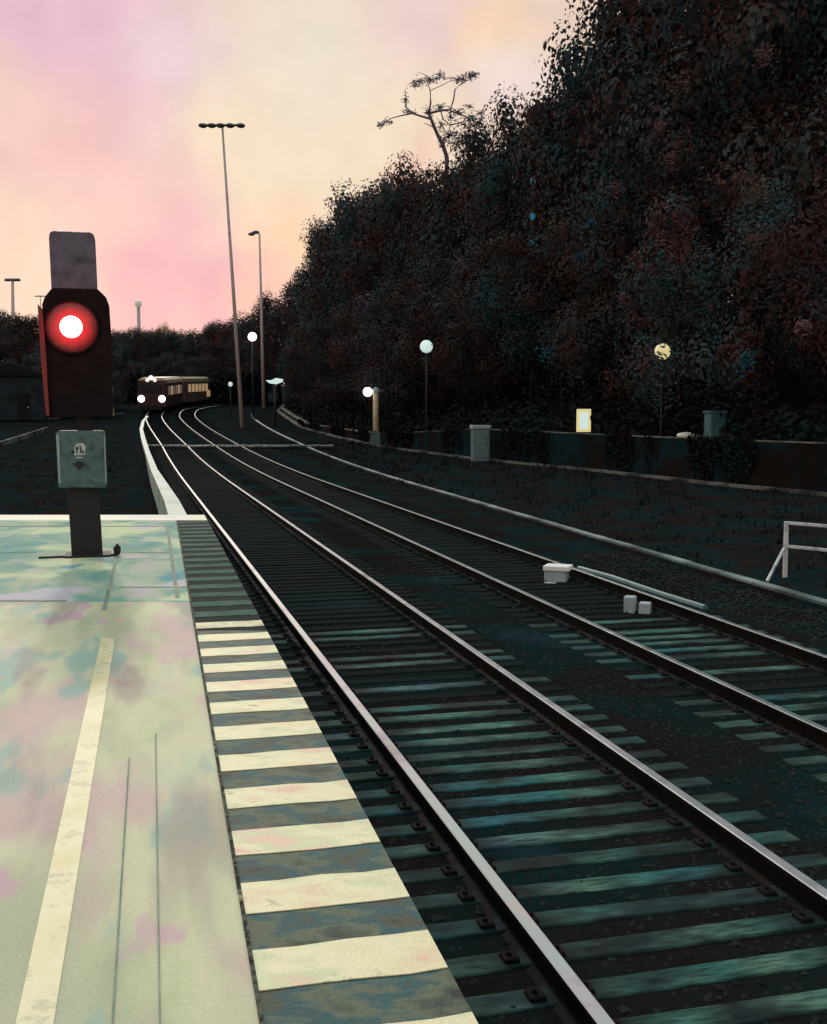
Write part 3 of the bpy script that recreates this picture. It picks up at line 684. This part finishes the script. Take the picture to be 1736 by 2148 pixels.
wallstrip(-.35, -.02, lambda H: -.2, lambda H: .1, 'foot_kerb', 'coping_pale')

# things standing along the wall
def cabinet(px, d, w_, h_, label, y_=None, m='cabinet', z=None, nm='utility_cabinet', rz=.2, dep=.5):
    p = at(px, 900, d); gz = zt(p.x, d) if z is None else z
    e = empty(nm, (p.x, d, gz), label, 'cabinet', rz=rz)
    MB().box((0, 0, h_*.45), (w_, dep, h_*.9)).build('body', m, e, bevel=.03)
    MB().box((0, 0, h_*.95+.002), (w_*1.12, dep*1.15, h_*.1)).build('lid', 'cabinet_top' if m == 'cabinet' else m, e, bevel=.02)
    dr = MB().box((0, -dep/2-.012, h_*.47), (w_*.84, .02, h_*.7)).build('door', m, e, bevel=.005)
    MB().box((w_*.3, -dep/2-.035, h_*.5), (.03, .03, .12)).build('handle', 'black_metal', dr)
    return e
cabinet(1008, 53, .82, 1.75, 'grey utility cabinet with a pale lid standing in front of the low wall')
cabinet(1500, 38.5, .6, 1.0, 'small blue-green cabinet on top of the wall, right of the yellow lamp', m='pipe_teal', z=zt(at(1500, 900, 38.5).x, 38.5))
# lit sign box
p = at(1225, 882, 47.2); e = empty('lit_sign', (p.x, 47.2, zt(p.x, 47.2)), 'small upright lit sign box with a cream edge glowing low in the dark trees', 'lit sign')
hz = p.z-zt(p.x, 47.2)
MB().tube([(0, 0, 0), (0, 0, hz-.4)], .05, 6).build('post', 'post_dark', e); MB().box((0, 0, hz), (.6, .16, .98)).build('frame', 'lamp_yellow', e, bevel=.02); MB().box((0, -.085, hz), (.36, .02, .7)).build('panel', 'lamp_cool', e)
# pale bag-like lump on the wall
p = at(1440, 925, 40); z0 = zt(p.x, 40); e = MB(); e.ball((0, 0, .1), (.36, .25, .13), 10, 6); e.ball((.5, .05, .07), (.4, .2, .06), 10, 6)
tag(e.build('stone_block', 'box_white', loc=(p.x, 40, max(z0, p.z-.12)), smooth=True), 'pale flattened stone lying on the wall left of the blue-green cabinet', 'stone')
# three small cyan lights on a pole among the trees
p = at(1117, 500, 60); z0 = zt(p.x, 60); e = empty('signal_mast', (p.x, 60, z0), 'slim dark pole with three tiny cyan lights high among the trees', 'signal mast')
MB().tube([(0, 0, 0), (0, 0, at(1117, 375, 60).z-z0)], .03, 6).build('post', 'post_dark', e)
for y_ in (382, 455, 508): q = at(1117, y_, 60); MB().ball((0, -.1, q.z-z0), (.15, .11, .2), 8, 6).build('cyan_light', 'lamp_cyan', e)

# trackside boxes
g = ground(1168, 1222); e = empty('junction_box', g, 'small trackside box with a white top beside the second track', 'junction box', rz=-.35)
MB().box((0, 0, .09), (.3, .26, .18)).build('body', 'box_grey', e, bevel=.01); MB().box((0.02, 0, .215), (.37, .3, .07)).build('lid', 'box_white', e, bevel=.012); MB().box((-.02, -.3, .02), (.16, .1, .05)).build('foot', 'box_grey', e)
g = ground(1338, 1290); e = empty('junction_box', g, 'low grey double box in the ballast, right of the white-topped box', 'junction box', rz=-.35)
MB().box((-.09, 0, .11), (.13, .16, .22)).build('body', 'box_grey', e, bevel=.012); MB().box((.09, -.03, .08), (.13, .16, .16)).build('body', 'box_grey', e, bevel=.012)
a = ground(1215, 1200); c = ground(1480, 1285); a.z += .05; c.z += .05
tag(MB().tube([a, a.lerp(c, .3)+Vector((.02, .02, .01)), a.lerp(c, .7), c], .045, 8).build('cable_pipe', 'pipe_teal'), 'teal cable pipe running right from the white-topped box', 'pipe')
# white tubular barrier at the right edge
bb = empty('metal_barrier', (5.4, 15.8, zt(5.4, 15.8)), 'white metal barrier frame with a slanting brace at the right edge', 'barrier')
z0 = bb.location.z; D = Vector((1.4, -1.55, 0))
zt1, zt2 = .64-z0, .3-z0
def bar(a, c, r, nm): MB().box(((a[0]+c[0])/2, (a[1]+c[1])/2, (a[2]+c[2])/2), (r*2, (Vector(c)-Vector(a)).length, r*2), M=(Vector(c)-Vector(a)).to_track_quat('Y', 'Z').to_matrix()).build(nm, 'white_metal', bb, bevel=.006)
bar((0, 0, 0), (0, 0, zt1+.02), .028, 'post'); bar((D.x, D.y, 0), (D.x, D.y, zt1+.02), .028, 'post')
bar((0, 0, zt1), (D.x, D.y, zt1), .022, 'top_rail'); bar((0, 0, zt2), (D.x, D.y, zt2), .022, 'lower_rail')
bar((-.03, -.02, zt2-.03), (-.42, -.5, .02), .018, 'brace')

# low kerbs at far left
def kerbline(pts, wpx, label):
    b = MB(); rows = []
    for (x, y) in pts:
        g = ground(x, y); hw = wpx/FPX*g.y
        rows.append(g)
        b.v += [(g.x, g.y, g.z-.1), (g.x, g.y, g.z+hw), (g.x, g.y+.5, g.z+hw), (g.x, g.y+.5, g.z-.1)]
    for i in range(len(rows)-1):
        for j in range(4): k_ = (j+1) % 4; b.f.append((i*4+j, i*4+k_, i*4+4+k_, i*4+4+j)); b.mi.append(0)
    b.f.append((0, 1, 2, 3)); q = 4*(len(rows)-1); b.f.append((q+3, q+2, q+1, q)); b.mi += [0, 0]
    return tag(b.build('concrete_kerb', 'coping_pale'), label, 'kerb')
kerbline([(-60, 952), (0, 937), (50, 922), (97, 907)], 11, 'pale grey kerb slanting in from the left edge behind the signal')
kerbline([(100, 880), (200, 874), (260, 868), (303, 863)], 3, 'thin pale far kerb leading to the front of the train')

# dim shed far left
p = at(30, 860, 96); gz = zt(p.x, 96)
sh = empty('shed', (p.x, 96, gz), 'dim blue-grey shed under the trees at the far left', 'shed', rz=.25)
MB().box((0, 0, 1.9), (5.4, 4, 3.8)).build('wall', 'hut_wall', sh)
MB().prism([(-3, 3.8), (3, 3.8), (0, 4.9)], -2.3, 2.3).build('roof', 'hut_roof', sh)
d_ = MB().box((1, -2.02, 1.1), (1.0, .06, 2.2)).build('door', 'hut_roof', sh); MB().box((.35, -.0, 0), (.1, .1, .1)).build('handle', 'box_grey', d_, loc=(1, -2.08, 1.1))

# ------------------------------------------------------------------ train
tr = None
def car(s0, s1, front):
    global tr
    a = trk(.7175, s0); c = trk(.7175, s1); L = (c-a).length
    q = (c-a).to_track_quat('Y', 'Z')
    if front:
        tr = empty('train', a, 'approaching train with two white headlights and lit windows', 'train'); 
    par = tr
    def put(b, nm, m, parent=None, **k):
        o = b.build(nm, m, **k); 
        if parent is None:
            o.parent = par; o.rotation_mode = 'QUATERNION'; o.rotation_quaternion = q; o.location = a-Vector(par.location)+Vector((-.45, 0, 0))
        else: o.parent = parent
        return o
    W = 2.75; H = 3.35
    sec = [(-W/2, .45), (W/2, .45), (W/2, 2.75), (W/2-.18, 3.1), (-W/2+.18, 3.1), (-W/2, 2.75)]
    bd = put(MB().prism(sec, 0, L), 'car_body', 'train_body' if front else 'train_side', bevel=.06)
    put(MB().prism([(-W/2+.1, 3.105), (W/2-.1, 3.105), (W/2-.35, H), (-W/2+.35, H)], .3, L-.1), 'roof', 'train_roof')
    put(MB().box((0, L*.2, .3), (2.2, 2.6, .5)), 'bogie', 'train_black'); put(MB().box((0, L*.8, .3), (2.2, 2.6, .5)), 'bogie', 'train_black')
    # flank: pale band, lit windows, doors
    put(MB().box((W/2+.012, L*.53, 2.9), (.02, L*.9, .16)), 'cant_rail', 'train_roof')
    n_ = 6
    for i in range(n_):
        y = L*(.12+.8*(i+.5)/n_); dim = (i % 3 != 1) if front else False
        fr = put(MB().box((W/2+.012, y, 2.05), (.02, L*.095, .9)), 'window', 'train_window_dim' if dim else 'train_window')
    for y in (L*.06, L*.94): 
        put(MB().box((W/2+.014, y, 1.6), (.02, 1.0, 2.0)), 'door', 'train_side')
    if front:
        put(MB().box((0, -.02, 2.25), (2.1, .03, .85)), 'windscreen', 'train_black', bevel=.01)
        for x in (-1.0, 1.0):
            put(MB().ball((x, -.06, 1.3), (.34, .12, .34), 16, 10), 'headlight', 'head_lamp', smooth=True)
        for (x, z, r) in ((0, 3.35, .24), (-.36, 3.12, .18), (.36, 3.12, .18)):
            put(MB().ball((x, -.05, z), (r, .1, r), 12, 8), 'top_lamp', 'head_lamp_dim', smooth=True)
        put(MB().box((0, -.1, .45), (2.0, .25, .4)), 'coupler_beam', 'train_black')
    else:
        put(MB().box((W/2+.02, L-1.1, 1.3), (.04, 2.0, .8)), 'panel', 'train_window')
    return bd
car(111.5, 126, True); car(126.8, 141, False)

# ------------------------------------------------------------------ trees
SIL = [(-200, 640), (0, 652), (60, 655), (100, 690), (230, 692), (300, 690), (330, 684), (400, 692), (430, 685), (455, 668), (480, 672), (520, 655), (560, 625), (590, 570), (605, 535), (640, 520),
       (650, 440), (710, 425), (725, 388), (740, 392), (790, 410), (830, 350), (880, 335), (930, 325), (1000, 260), (1020, 205), (1075, 185), (1100, 160), (1140, 140), (1145, 75), (1175, 40), (1180, 0), (1200, -60), (1300, -250), (1736, -700), (2400, -900)]
def sily(x):
    for i in range(len(SIL)-1):
        if x <= SIL[i+1][0]:
            (a, b_), (c, d) = SIL[i], SIL[i+1]; return b_+(d-b_)*(x-a)/(c-a)
    return SIL[-1][1]
def make_crown(seed, kind, nleaf):
    rnd = random.Random(seed); b = MB()
    lobes = []
    for i in range(34):
        a = rnd.uniform(0, 6.283); h = rnd.uniform(.22, .93)
        w_ = {0: math.sin(math.pi*min(1, (h-.1)/.95))**.6*.42, 1: (1.02-h)*.48, 2: math.sin(math.pi*min(1, (h-.05)/1.0))**.5*.5}[kind]
        r = w_*rnd.uniform(.35, 1); lobes.append((Vector((r*math.cos(a), r*math.sin(a), h)), rnd.uniform(.085, .16)*(1.15-h*.4)))
    lobes.append((Vector((0, 0, .93)), .09)); lobes.append((Vector((0.03, 0, .8)), .15)); lobes.append((Vector((0, 0.02, .6)), .24)); lobes.append((Vector((0, 0, .4)), .26))
    wt = [l_[1]**2 for l_ in lobes]; b.m = 0
    for (c, r) in rnd.choices(lobes, wt, k=nleaf):
        v = Vector((rnd.gauss(0, 1), rnd.gauss(0, 1), rnd.gauss(0, 1))).normalized()*r*min(1.12, max(.5, rnd.gauss(.9, .11)))
        p = c+v; nrm = (v+Vector((rnd.gauss(0, .28), rnd.gauss(0, .28), rnd.gauss(.1, .28)))*r).normalized()
        u = nrm.orthogonal().normalized(); u.rotate(Matrix.Rotation(rnd.uniform(0, 6.28), 3, nrm)); vv = nrm.cross(u)
        sz = rnd.uniform(.005, .0115)
        b.face([p-u*sz, p-vv*sz*.55, p+u*sz*1.1, p+vv*sz*.6])
    for (c, r) in rnd.choices(lobes, wt, k=3600):
        v = Vector((rnd.gauss(0, 1), rnd.gauss(0, 1), rnd.gauss(0, 1))).normalized()
        p = c+v*r*rnd.uniform(.3, .72); u = v.orthogonal().normalized(); vv = v.cross(u); sz = rnd.uniform(.009, .017)
        b.face([p-u*sz, p-vv*sz*.7, p+u*sz, p+vv*sz*.7])
    me = bpy.data.meshes.new('crown'); me.from_pydata(b.v, [], b.f); me.update(); return me
def make_trunk(seed):
    rnd = random.Random(seed); b = MB()
    pts = [Vector((0, 0, -.03))]
    for i in range(1, 8): pts.append(Vector((rnd.uniform(-.02, .02)*i*.4, rnd.uniform(-.02, .02)*i*.4, i*.12)))
    b.tube(pts, [.022-.0025*i for i in range(8)], 7)
    for i in range(7):
        h = rnd.randint(2, 6); a = rnd.uniform(0, 6.28); L_ = rnd.uniform(.12, .26); p = pts[h]
        b.tube([p, p+Vector((math.cos(a)*L_*.5, math.sin(a)*L_*.5, .05)), p+Vector((math.cos(a)*L_, math.sin(a)*L_, .13))], [.009, .006, .003], 5)
    me = bpy.data.meshes.new('trunk'); me.from_pydata(b.v, [], b.f); me.materials.append(MATS['bark']); me.update(); return me
LM = ['leaf_a', 'leaf_b', 'leaf_c']
CR = []
for i in range(9):
    me = make_crown(40+i, (0, 2, 0, 1, 2, 0, 2, 0, 2)[i], 15000); me.materials.append(MATS[LM[i % 3]]); CR.append(me)
TK = [make_trunk(70+i) for i in range(3)]
trees = []
def tree(x, y, h, label, group, wide=1., k=None):
    e = empty('leafy_tree', (x, y, zt(x, y)-.1), label, 'tree', group)
    e.rotation_euler.z = random.uniform(0, 6.28)
    k = random.randrange(9) if k is None else k
    c = bpy.data.objects.new('crown', CR[k]); col.objects.link(c); c.parent = e; c.scale = (h*wide, h*wide, h)
    t = bpy.data.objects.new('trunk', TK[k % 3]); col.objects.link(t); t.parent = e; t.scale = (h, h, h)
    trees.append((e, c)); return e
random.seed(77)
rowlab = ['dark leafy tree at the foot of the wooded hillside just behind the low wall', 'dark leafy tree low on the wooded hillside behind the front row', 'dark leafy tree halfway up the wooded hillside', 'dark leafy tree high on the wooded hillside showing against the sky', 'dark leafy tree on the crest of the wooded hillside showing against the sky']
def sil_h(x, y):
    px = 868+FPX*x/y; return at(px, min(sily(px-25), 2000)+0, y).z, px
for ri, (bo, step, hmax, hmin) in enumerate(((3.5, 5.6, 9.5, 6), (8.5, 5.6, 12, 8), (14, 6.0, 14, 9), (21, 6.5, 16, 8), (30, 7.5, 19, 6))):
    y = 24+ri*2.
    while y < (200 if ri else 150):
        yy_ = y+random.uniform(-1.2, 1.2); x = wallx(yy_)+bo+random.uniform(-1.5, 1.5)
        st = step*(1+max(0, y-60)/140)
        px = 868+FPX*x/yy_
        if px > 1950 or px < 380: y += st; continue
        # tree top stays under the skyline over its whole crown width
        hw = .38*12/yy_*FPX
        ytop = max(sily(px), sily(px-hw*(.6 if px > 820 else .95))*.7+sily(px)*.3)
        zmax = at(px, ytop, yy_).z; h = zmax-zt(x, yy_)+random.uniform(-.7, .25)
        if h > hmax: h = hmax*random.uniform(.85, 1.05)
        if h >= hmin*.6: tree(x, yy_, h, rowlab[ri], 'trees of the wooded hillside row by row', random.uniform(.8, 1.05) if h > 8 else 1.2)
        y += st
# skyline fillers placed where the tree line should touch the sky
for (px, py, d) in ((1205, 20, 62), (1165, 120, 64), (1125, 165, 66), (1085, 190, 68), (1040, 205, 72), (1010, 265, 74), (960, 315, 80), (925, 328, 82), (890, 338, 84), (855, 345, 87), (825, 365, 90), (800, 408, 94), (770, 405, 98), (730, 380, 104), (745, 398, 100), (700, 430, 108), (672, 446, 112), (652, 470, 115), (635, 520, 120), (605, 545, 124),
                    (580, 590, 132), (555, 630, 140), (525, 655, 150), (495, 672, 158), (458, 668, 160), (1250, -60, 60), (1300, -160, 58), (1360, -200, 56), (1430, -200, 54), (1500, -200, 50), (1580, -200, 48), (1660, -200, 46), (1730, -200, 44)):
    p = at(px, py, d); x = p.x+(3.4 if px > 1000 else (1.8 if px > 720 else (3.6 if px > 590 else 1.8))); g = zt(x, d); h = p.z-g
    tree(x, d, max(5, min(h, 24)), rowlab[3], 'trees of the wooded hillside row by row', .78 if h > 14 else .95, k=(1, 4, 6, 8)[px % 4])
for i in range(26):
    px = -60+i*21+random.uniform(-5, 5)
    d = random.choice((150, 162, 176)) if px > 230 else random.uniform(104, 128)
    p = at(px, sily(px)+random.uniform(-6, 8), d); g = zt(p.x, d); h = max(5, p.z-g)
    tree(p.x, d, h, 'dark leafy tree in the far row behind the train' if px > 225 else 'dark leafy tree in the row at the left behind the signal',
         'trees of the far row behind the train' if px > 225 else 'trees at the far left', 1.0)
for i in range(14):      # lower trees in front of the far row
    px = -40+i*40+random.uniform(-8, 8); d = random.uniform(140, 147) if px > 230 else 101
    if 440 < px: continue
    p = at(px, sily(px)+60+random.uniform(-15, 15), d); g = zt(p.x, d); h = max(4, p.z-g)
    if px < 80 : continue
    tree(p.x, d, h, 'lower dark tree in front of the far row', 'lower trees in front of the far row', 1.3)
p = at(348, 676, 175); tree(p.x, 175, p.z-zt(p.x, 175), 'small pale yellowish treetop in the far row behind the train', None, .5)
pale = trees[-1][1]; me2 = CR[4].copy(); me2.materials.clear(); me2.materials.append(MATS['leaf_yellow']); pale.data = me2

# undergrowth on the bank
b = MB(); rnd = random.Random(5)
for i in range(42000):
    y = 22+130*rnd.random()**1.6; bo = .6+16*rnd.random()**1.5; x = wallx(y)+bo
    h = .5+.8*math.sin(x*1.7)*math.sin(y*.9)+rnd.uniform(0, .9)
    p = Vector((x, y, zt(x, y)+max(.05, h*rnd.random())))
    u = Vector((rnd.gauss(0, 1), rnd.gauss(0, 1), rnd.gauss(0, 1))).normalized(); v = u.orthogonal().normalized(); s_ = rnd.uniform(.08, .2)
    b.face([p-u*s_, p-v*s_*.5, p+u*s_, p+v*s_*.5])
for i in range(15000):       # ivy and brambles hanging over the wall in patches
    y = 24+70*rnd.random()**1.3
    if math.sin(y*.9)+.6*math.sin(y*2.3+1) < .1: continue
    x = wallx(y)-.06-.1*rnd.random(); H = wallh(y); q = zs(su(x, y)[0])-.16
    p = Vector((x, y, q+H+.12-rnd.random()**1.4*H*(.5+.6*abs(math.sin(y*1.7)))))
    u = Vector((rnd.gauss(0, .4), rnd.gauss(0, 1), rnd.gauss(0, 1))).normalized(); v = u.orthogonal().normalized(); s_ = rnd.uniform(.05, .12)
    b.face([p-u*s_, p-v*s_*.5, p+u*s_, p+v*s_*.5])
for i in range(16000):       # along the foot of the far trees
    px = rnd.uniform(-60, 560); d = rnd.uniform(138, 150) if px > 215 else rnd.uniform(99, 104); q = at(px, 800, d)
    p = Vector((q.x, d, zt(q.x, d)+rnd.random()**1.3*4.2)); u = Vector((rnd.gauss(0, 1), rnd.gauss(0, 1), rnd.gauss(0, 1))).normalized(); v = u.orthogonal().normalized(); s_ = rnd.uniform(.2, .5)
    b.face([p-u*s_, p-v*s_*.5, p+u*s_, p+v*s_*.5])
me = bpy.data.meshes.new('undergrowth'); me.from_pydata(b.v, [], b.f); me.materials.append(MATS['leaf_ground']); me.update()
o = bpy.data.objects.new('undergrowth', me); col.objects.link(o); tag(o, 'dark tangled undergrowth on the bank and under the far trees', 'undergrowth', kind='stuff')

b = MB(); rnd = random.Random(15)      # rough grass and weeds scattered over the yard
for i in range(1300):
    if rnd.random() < .8: s_ = 9+62*rnd.random()**1.3; o_ = rnd.uniform(6.6, 18)
    else: s_ = rnd.uniform(19, 60); o_ = -rnd.uniform(2.2, 16)
    c = trk(o_, s_); 
    if c.x > wallx(c.y)-.5: continue
    c.z = zt(c.x, c.y)
    for k in range(rnd.randint(5, 13)):
        a = rnd.uniform(0, 6.28); h = rnd.uniform(.03, .13)*(1+s_/50); q = c+Vector((rnd.gauss(0, .12), rnd.gauss(0, .12), -.01)); d = Vector((math.cos(a), math.sin(a), 0)); w_ = Vector((-d.y, d.x, 0))*.012*(1+s_/30)
        b.face([q-w_, q+w_, q+d*h*.7+Vector((0, 0, h))])
tag(b.build('weeds', 'leaf_ground'), 'low dark weeds scattered over the yard', 'weeds', kind='stuff')

# bare crooked tree on the skyline
D0 = 86
base = at(935, 330, D0); gz = zt(base.x, D0)
bt = empty('bare_tree', (base.x, D0, gz), 'thin crooked tree with bare branches and small flat leaf tufts against the sky', 'tree')
def L3(pts, ra, rb):
    q = [at(x, y, D0+dd)-Vector((base.x, D0, gz)) for (x, y, dd) in pts]
    n_ = len(q); return q, [ra+(rb-ra)*i/(n_-1) for i in range(n_)]
b = MB(); q, r = L3([(938, 330, 0), (930, 305, 0), (922, 290, .1), (912, 268, 0), (905, 250, -.2), (898, 235, 0)], .16, .11)
b.tube([Vector((0, 0, 0))]+q, [.24]+r, 8)
b.build('trunk', 'bark_bare', bt, smooth=True)
b = MB()
for pts, ra, rb in (([(905, 250, 0), (885, 244, .6), (865, 238, 1.0), (852, 225, 1.3), (850, 208, 1.5)], .1, .035),
                    ([(865, 238, .8), (840, 243, 1.2), (822, 248, 1.6), (800, 262, 1.9)], .06, .02),
                    ([(900, 240, 0), (904, 215, -.6), (903, 190, -.9), (898, 176, -1.1)], .08, .03),
                    ([(903, 190, -.9), (925, 180, -1), (945, 170, -1.2), (960, 168, -1.2)], .03, .02),
                    ([(898, 238, 0), (925, 232, .6), (945, 230, 1.1), (952, 210, 1.3), (955, 188, 1.4), (965, 178, 1.5), (980, 168, 1.6)], .1, .03),
                    ([(945, 232, 1.), (965, 240, .8), (985, 248, .4), (1010, 250, 0)], .08, .03),
                    ([(925, 232, .5), (930, 250, .2), (945, 262, -.3), (940, 285, -.6)], .06, .03),
                    ([(985, 248, .3), (990, 262, -.2), (1000, 272, -.4)], .06, .03), ([(945, 262, -.3), (965, 258, -.6), (985, 250, -.8)], .06, .03),
                    ([(912, 268, 0), (900, 262, .4), (890, 258, .7)], .05, .02)):
    q, r = L3(pts, ra, rb); b.tube(q, r, 6)
b.build('branches', 'bark_bare', bt, smooth=True)
b = MB(); rnd = random.Random(8)
for (x, y, rx, ry, nn) in ((880, 172, 16, 8, 90), (905, 168, 16, 9, 90), (925, 158, 12, 7, 60), (870, 180, 8, 5, 30), (965, 168, 14, 7, 90), (985, 160, 16, 8, 110), (998, 155, 8, 5, 40), (852, 208, 6, 14, 50), (800, 262, 10, 7, 60),
                           (815, 256, 8, 4, 30), (900, 235, 10, 8, 60), (925, 225, 12, 7, 70), (960, 236, 14, 8, 90), (990, 248, 16, 8, 90), (945, 245, 8, 14, 60), (975, 262, 14, 6, 60), (1005, 262, 8, 10, 60), (860, 235, 14, 4, 40), (1010, 240, 10, 8, 60), (945, 285, 18, 12, 160), (980, 288, 20, 14, 160), (925, 262, 12, 10, 60), (960, 305, 22, 14, 160), (930, 300, 8, 10, 60), (1000, 285, 14, 20, 120), (985, 225, 10, 8, 40)):
    for i in range(max(4, nn//9)):
        c0 = at(x, y, D0)-Vector((base.x, D0, gz)); c1 = at(x+rnd.gauss(0, .9)*rx, y+rnd.gauss(-.2, .9)*ry, D0+rnd.uniform(-1, 1))-Vector((base.x, D0, gz))
        b.tube([c0, c0.lerp(c1, .5)+Vector((0, 0, .12)), c1], [.035, .025, .015], 4)
    for i in range(nn):
        c = at(x+rnd.gauss(0, .55)*rx, y+rnd.gauss(0, .55)*ry, D0+rnd.uniform(-1, 1))-Vector((base.x, D0, gz))
        u = Vector((rnd.gauss(0, 1), rnd.gauss(0, 1), rnd.gauss(0, .6))).normalized(); v = u.orthogonal().normalized(); s_ = rnd.uniform(.06, .15); b.face([c-u*s_, c-v*s_*.5, c+u*s_, c+v*s_*.5])
b.build('leaf_tufts', 'bark_bare', bt)

# pink, rust and blue-green leaf clumps; glints on the trees put into leaf colour
bpy.context.view_layer.update()
dg = bpy.context.evaluated_depsgraph_get()
byname = {c.name: (e, c) for (e, c) in trees}
ACC = [(1200, 285, 22, 'leaf_pink'), (1185, 255, 12, 'leaf_pink'), (1225, 300, 14, 'leaf_pink'), (1290, 395, 16, 'leaf_pink'), (1380, 270, 14, 'leaf_pink'), (1430, 180, 22, 'leaf_pink'), (1600, 120, 18, 'leaf_pink'), (1405, 335, 12, 'leaf_pink'),
       (1330, 545, 16, 'leaf_rust'), (1440, 605, 16, 'leaf_rust'), (1310, 630, 12, 'leaf_pink'), (1215, 585, 12, 'leaf_pink'), (1580, 395, 24, 'leaf_rust'), (1350, 570, 14, 'leaf_pink'), (1490, 480, 14, 'leaf_rust'), (1670, 310, 14, 'leaf_rust'), (690, 515, 7, 'leaf_pink'), (690, 540, 12, 'leaf_c'),
       (1120, 860, 22, 'leaf_teal'), (1150, 740, 18, 'leaf_teal'), (1100, 612, 16, 'leaf_teal'), (820, 640, 26, 'leaf_teal'), (1220, 540, 12, 'leaf_teal'), (880, 770, 34, 'leaf_teal'), (935, 775, 24, 'leaf_b'), (1500, 945, 22, 'leaf_teal'), (1240, 470, 10, 'leaf_teal'), (1170, 450, 10, 'leaf_teal'), (800, 600, 18, 'leaf_teal'), (1380, 790, 20, 'leaf_b'), (1680, 690, 14, 'leaf_pink'), (1560, 760, 22, 'leaf_teal')]
hits = []
for (px, py, rp, m_) in ACC:
    d = ray(px, py).normalized()
    ok, loc, nn, ix, ob, mx_ = scene.ray_cast(dg, Vector((0, 0, 2.2)), d)
    if ok and ob.original.name in byname: hits.append((px, py, rp, m_, loc.copy(), byname[ob.original.name][0]))
rnd = random.Random(3)
for (px, py, rp, m_, loc, e) in hits:
    r = rp/FPX*loc.y; b = MB()
    rot = Matrix.Rotation(-e.rotation_euler.z, 3, 'Z')
    for i in range(150):
        p = loc+Vector((rnd.gauss(0, .5)*r*1.0, rnd.gauss(0, .4)*r-.25, rnd.gauss(0, .5)*r*1.1))
        u = Vector((rnd.gauss(0, 1), rnd.gauss(0, 1), rnd.gauss(0, 1))).normalized(); v = u.orthogonal().normalized(); s_ = rnd.uniform(.04, .09)*max(1, loc.y/60)
        b.face([rot@(q-Vector(e.location)) for q in (p-u*s_, p-v*s_*.6, p+u*s_, p+v*s_*.6)])
    b.build('leaf_clump', m_, e)
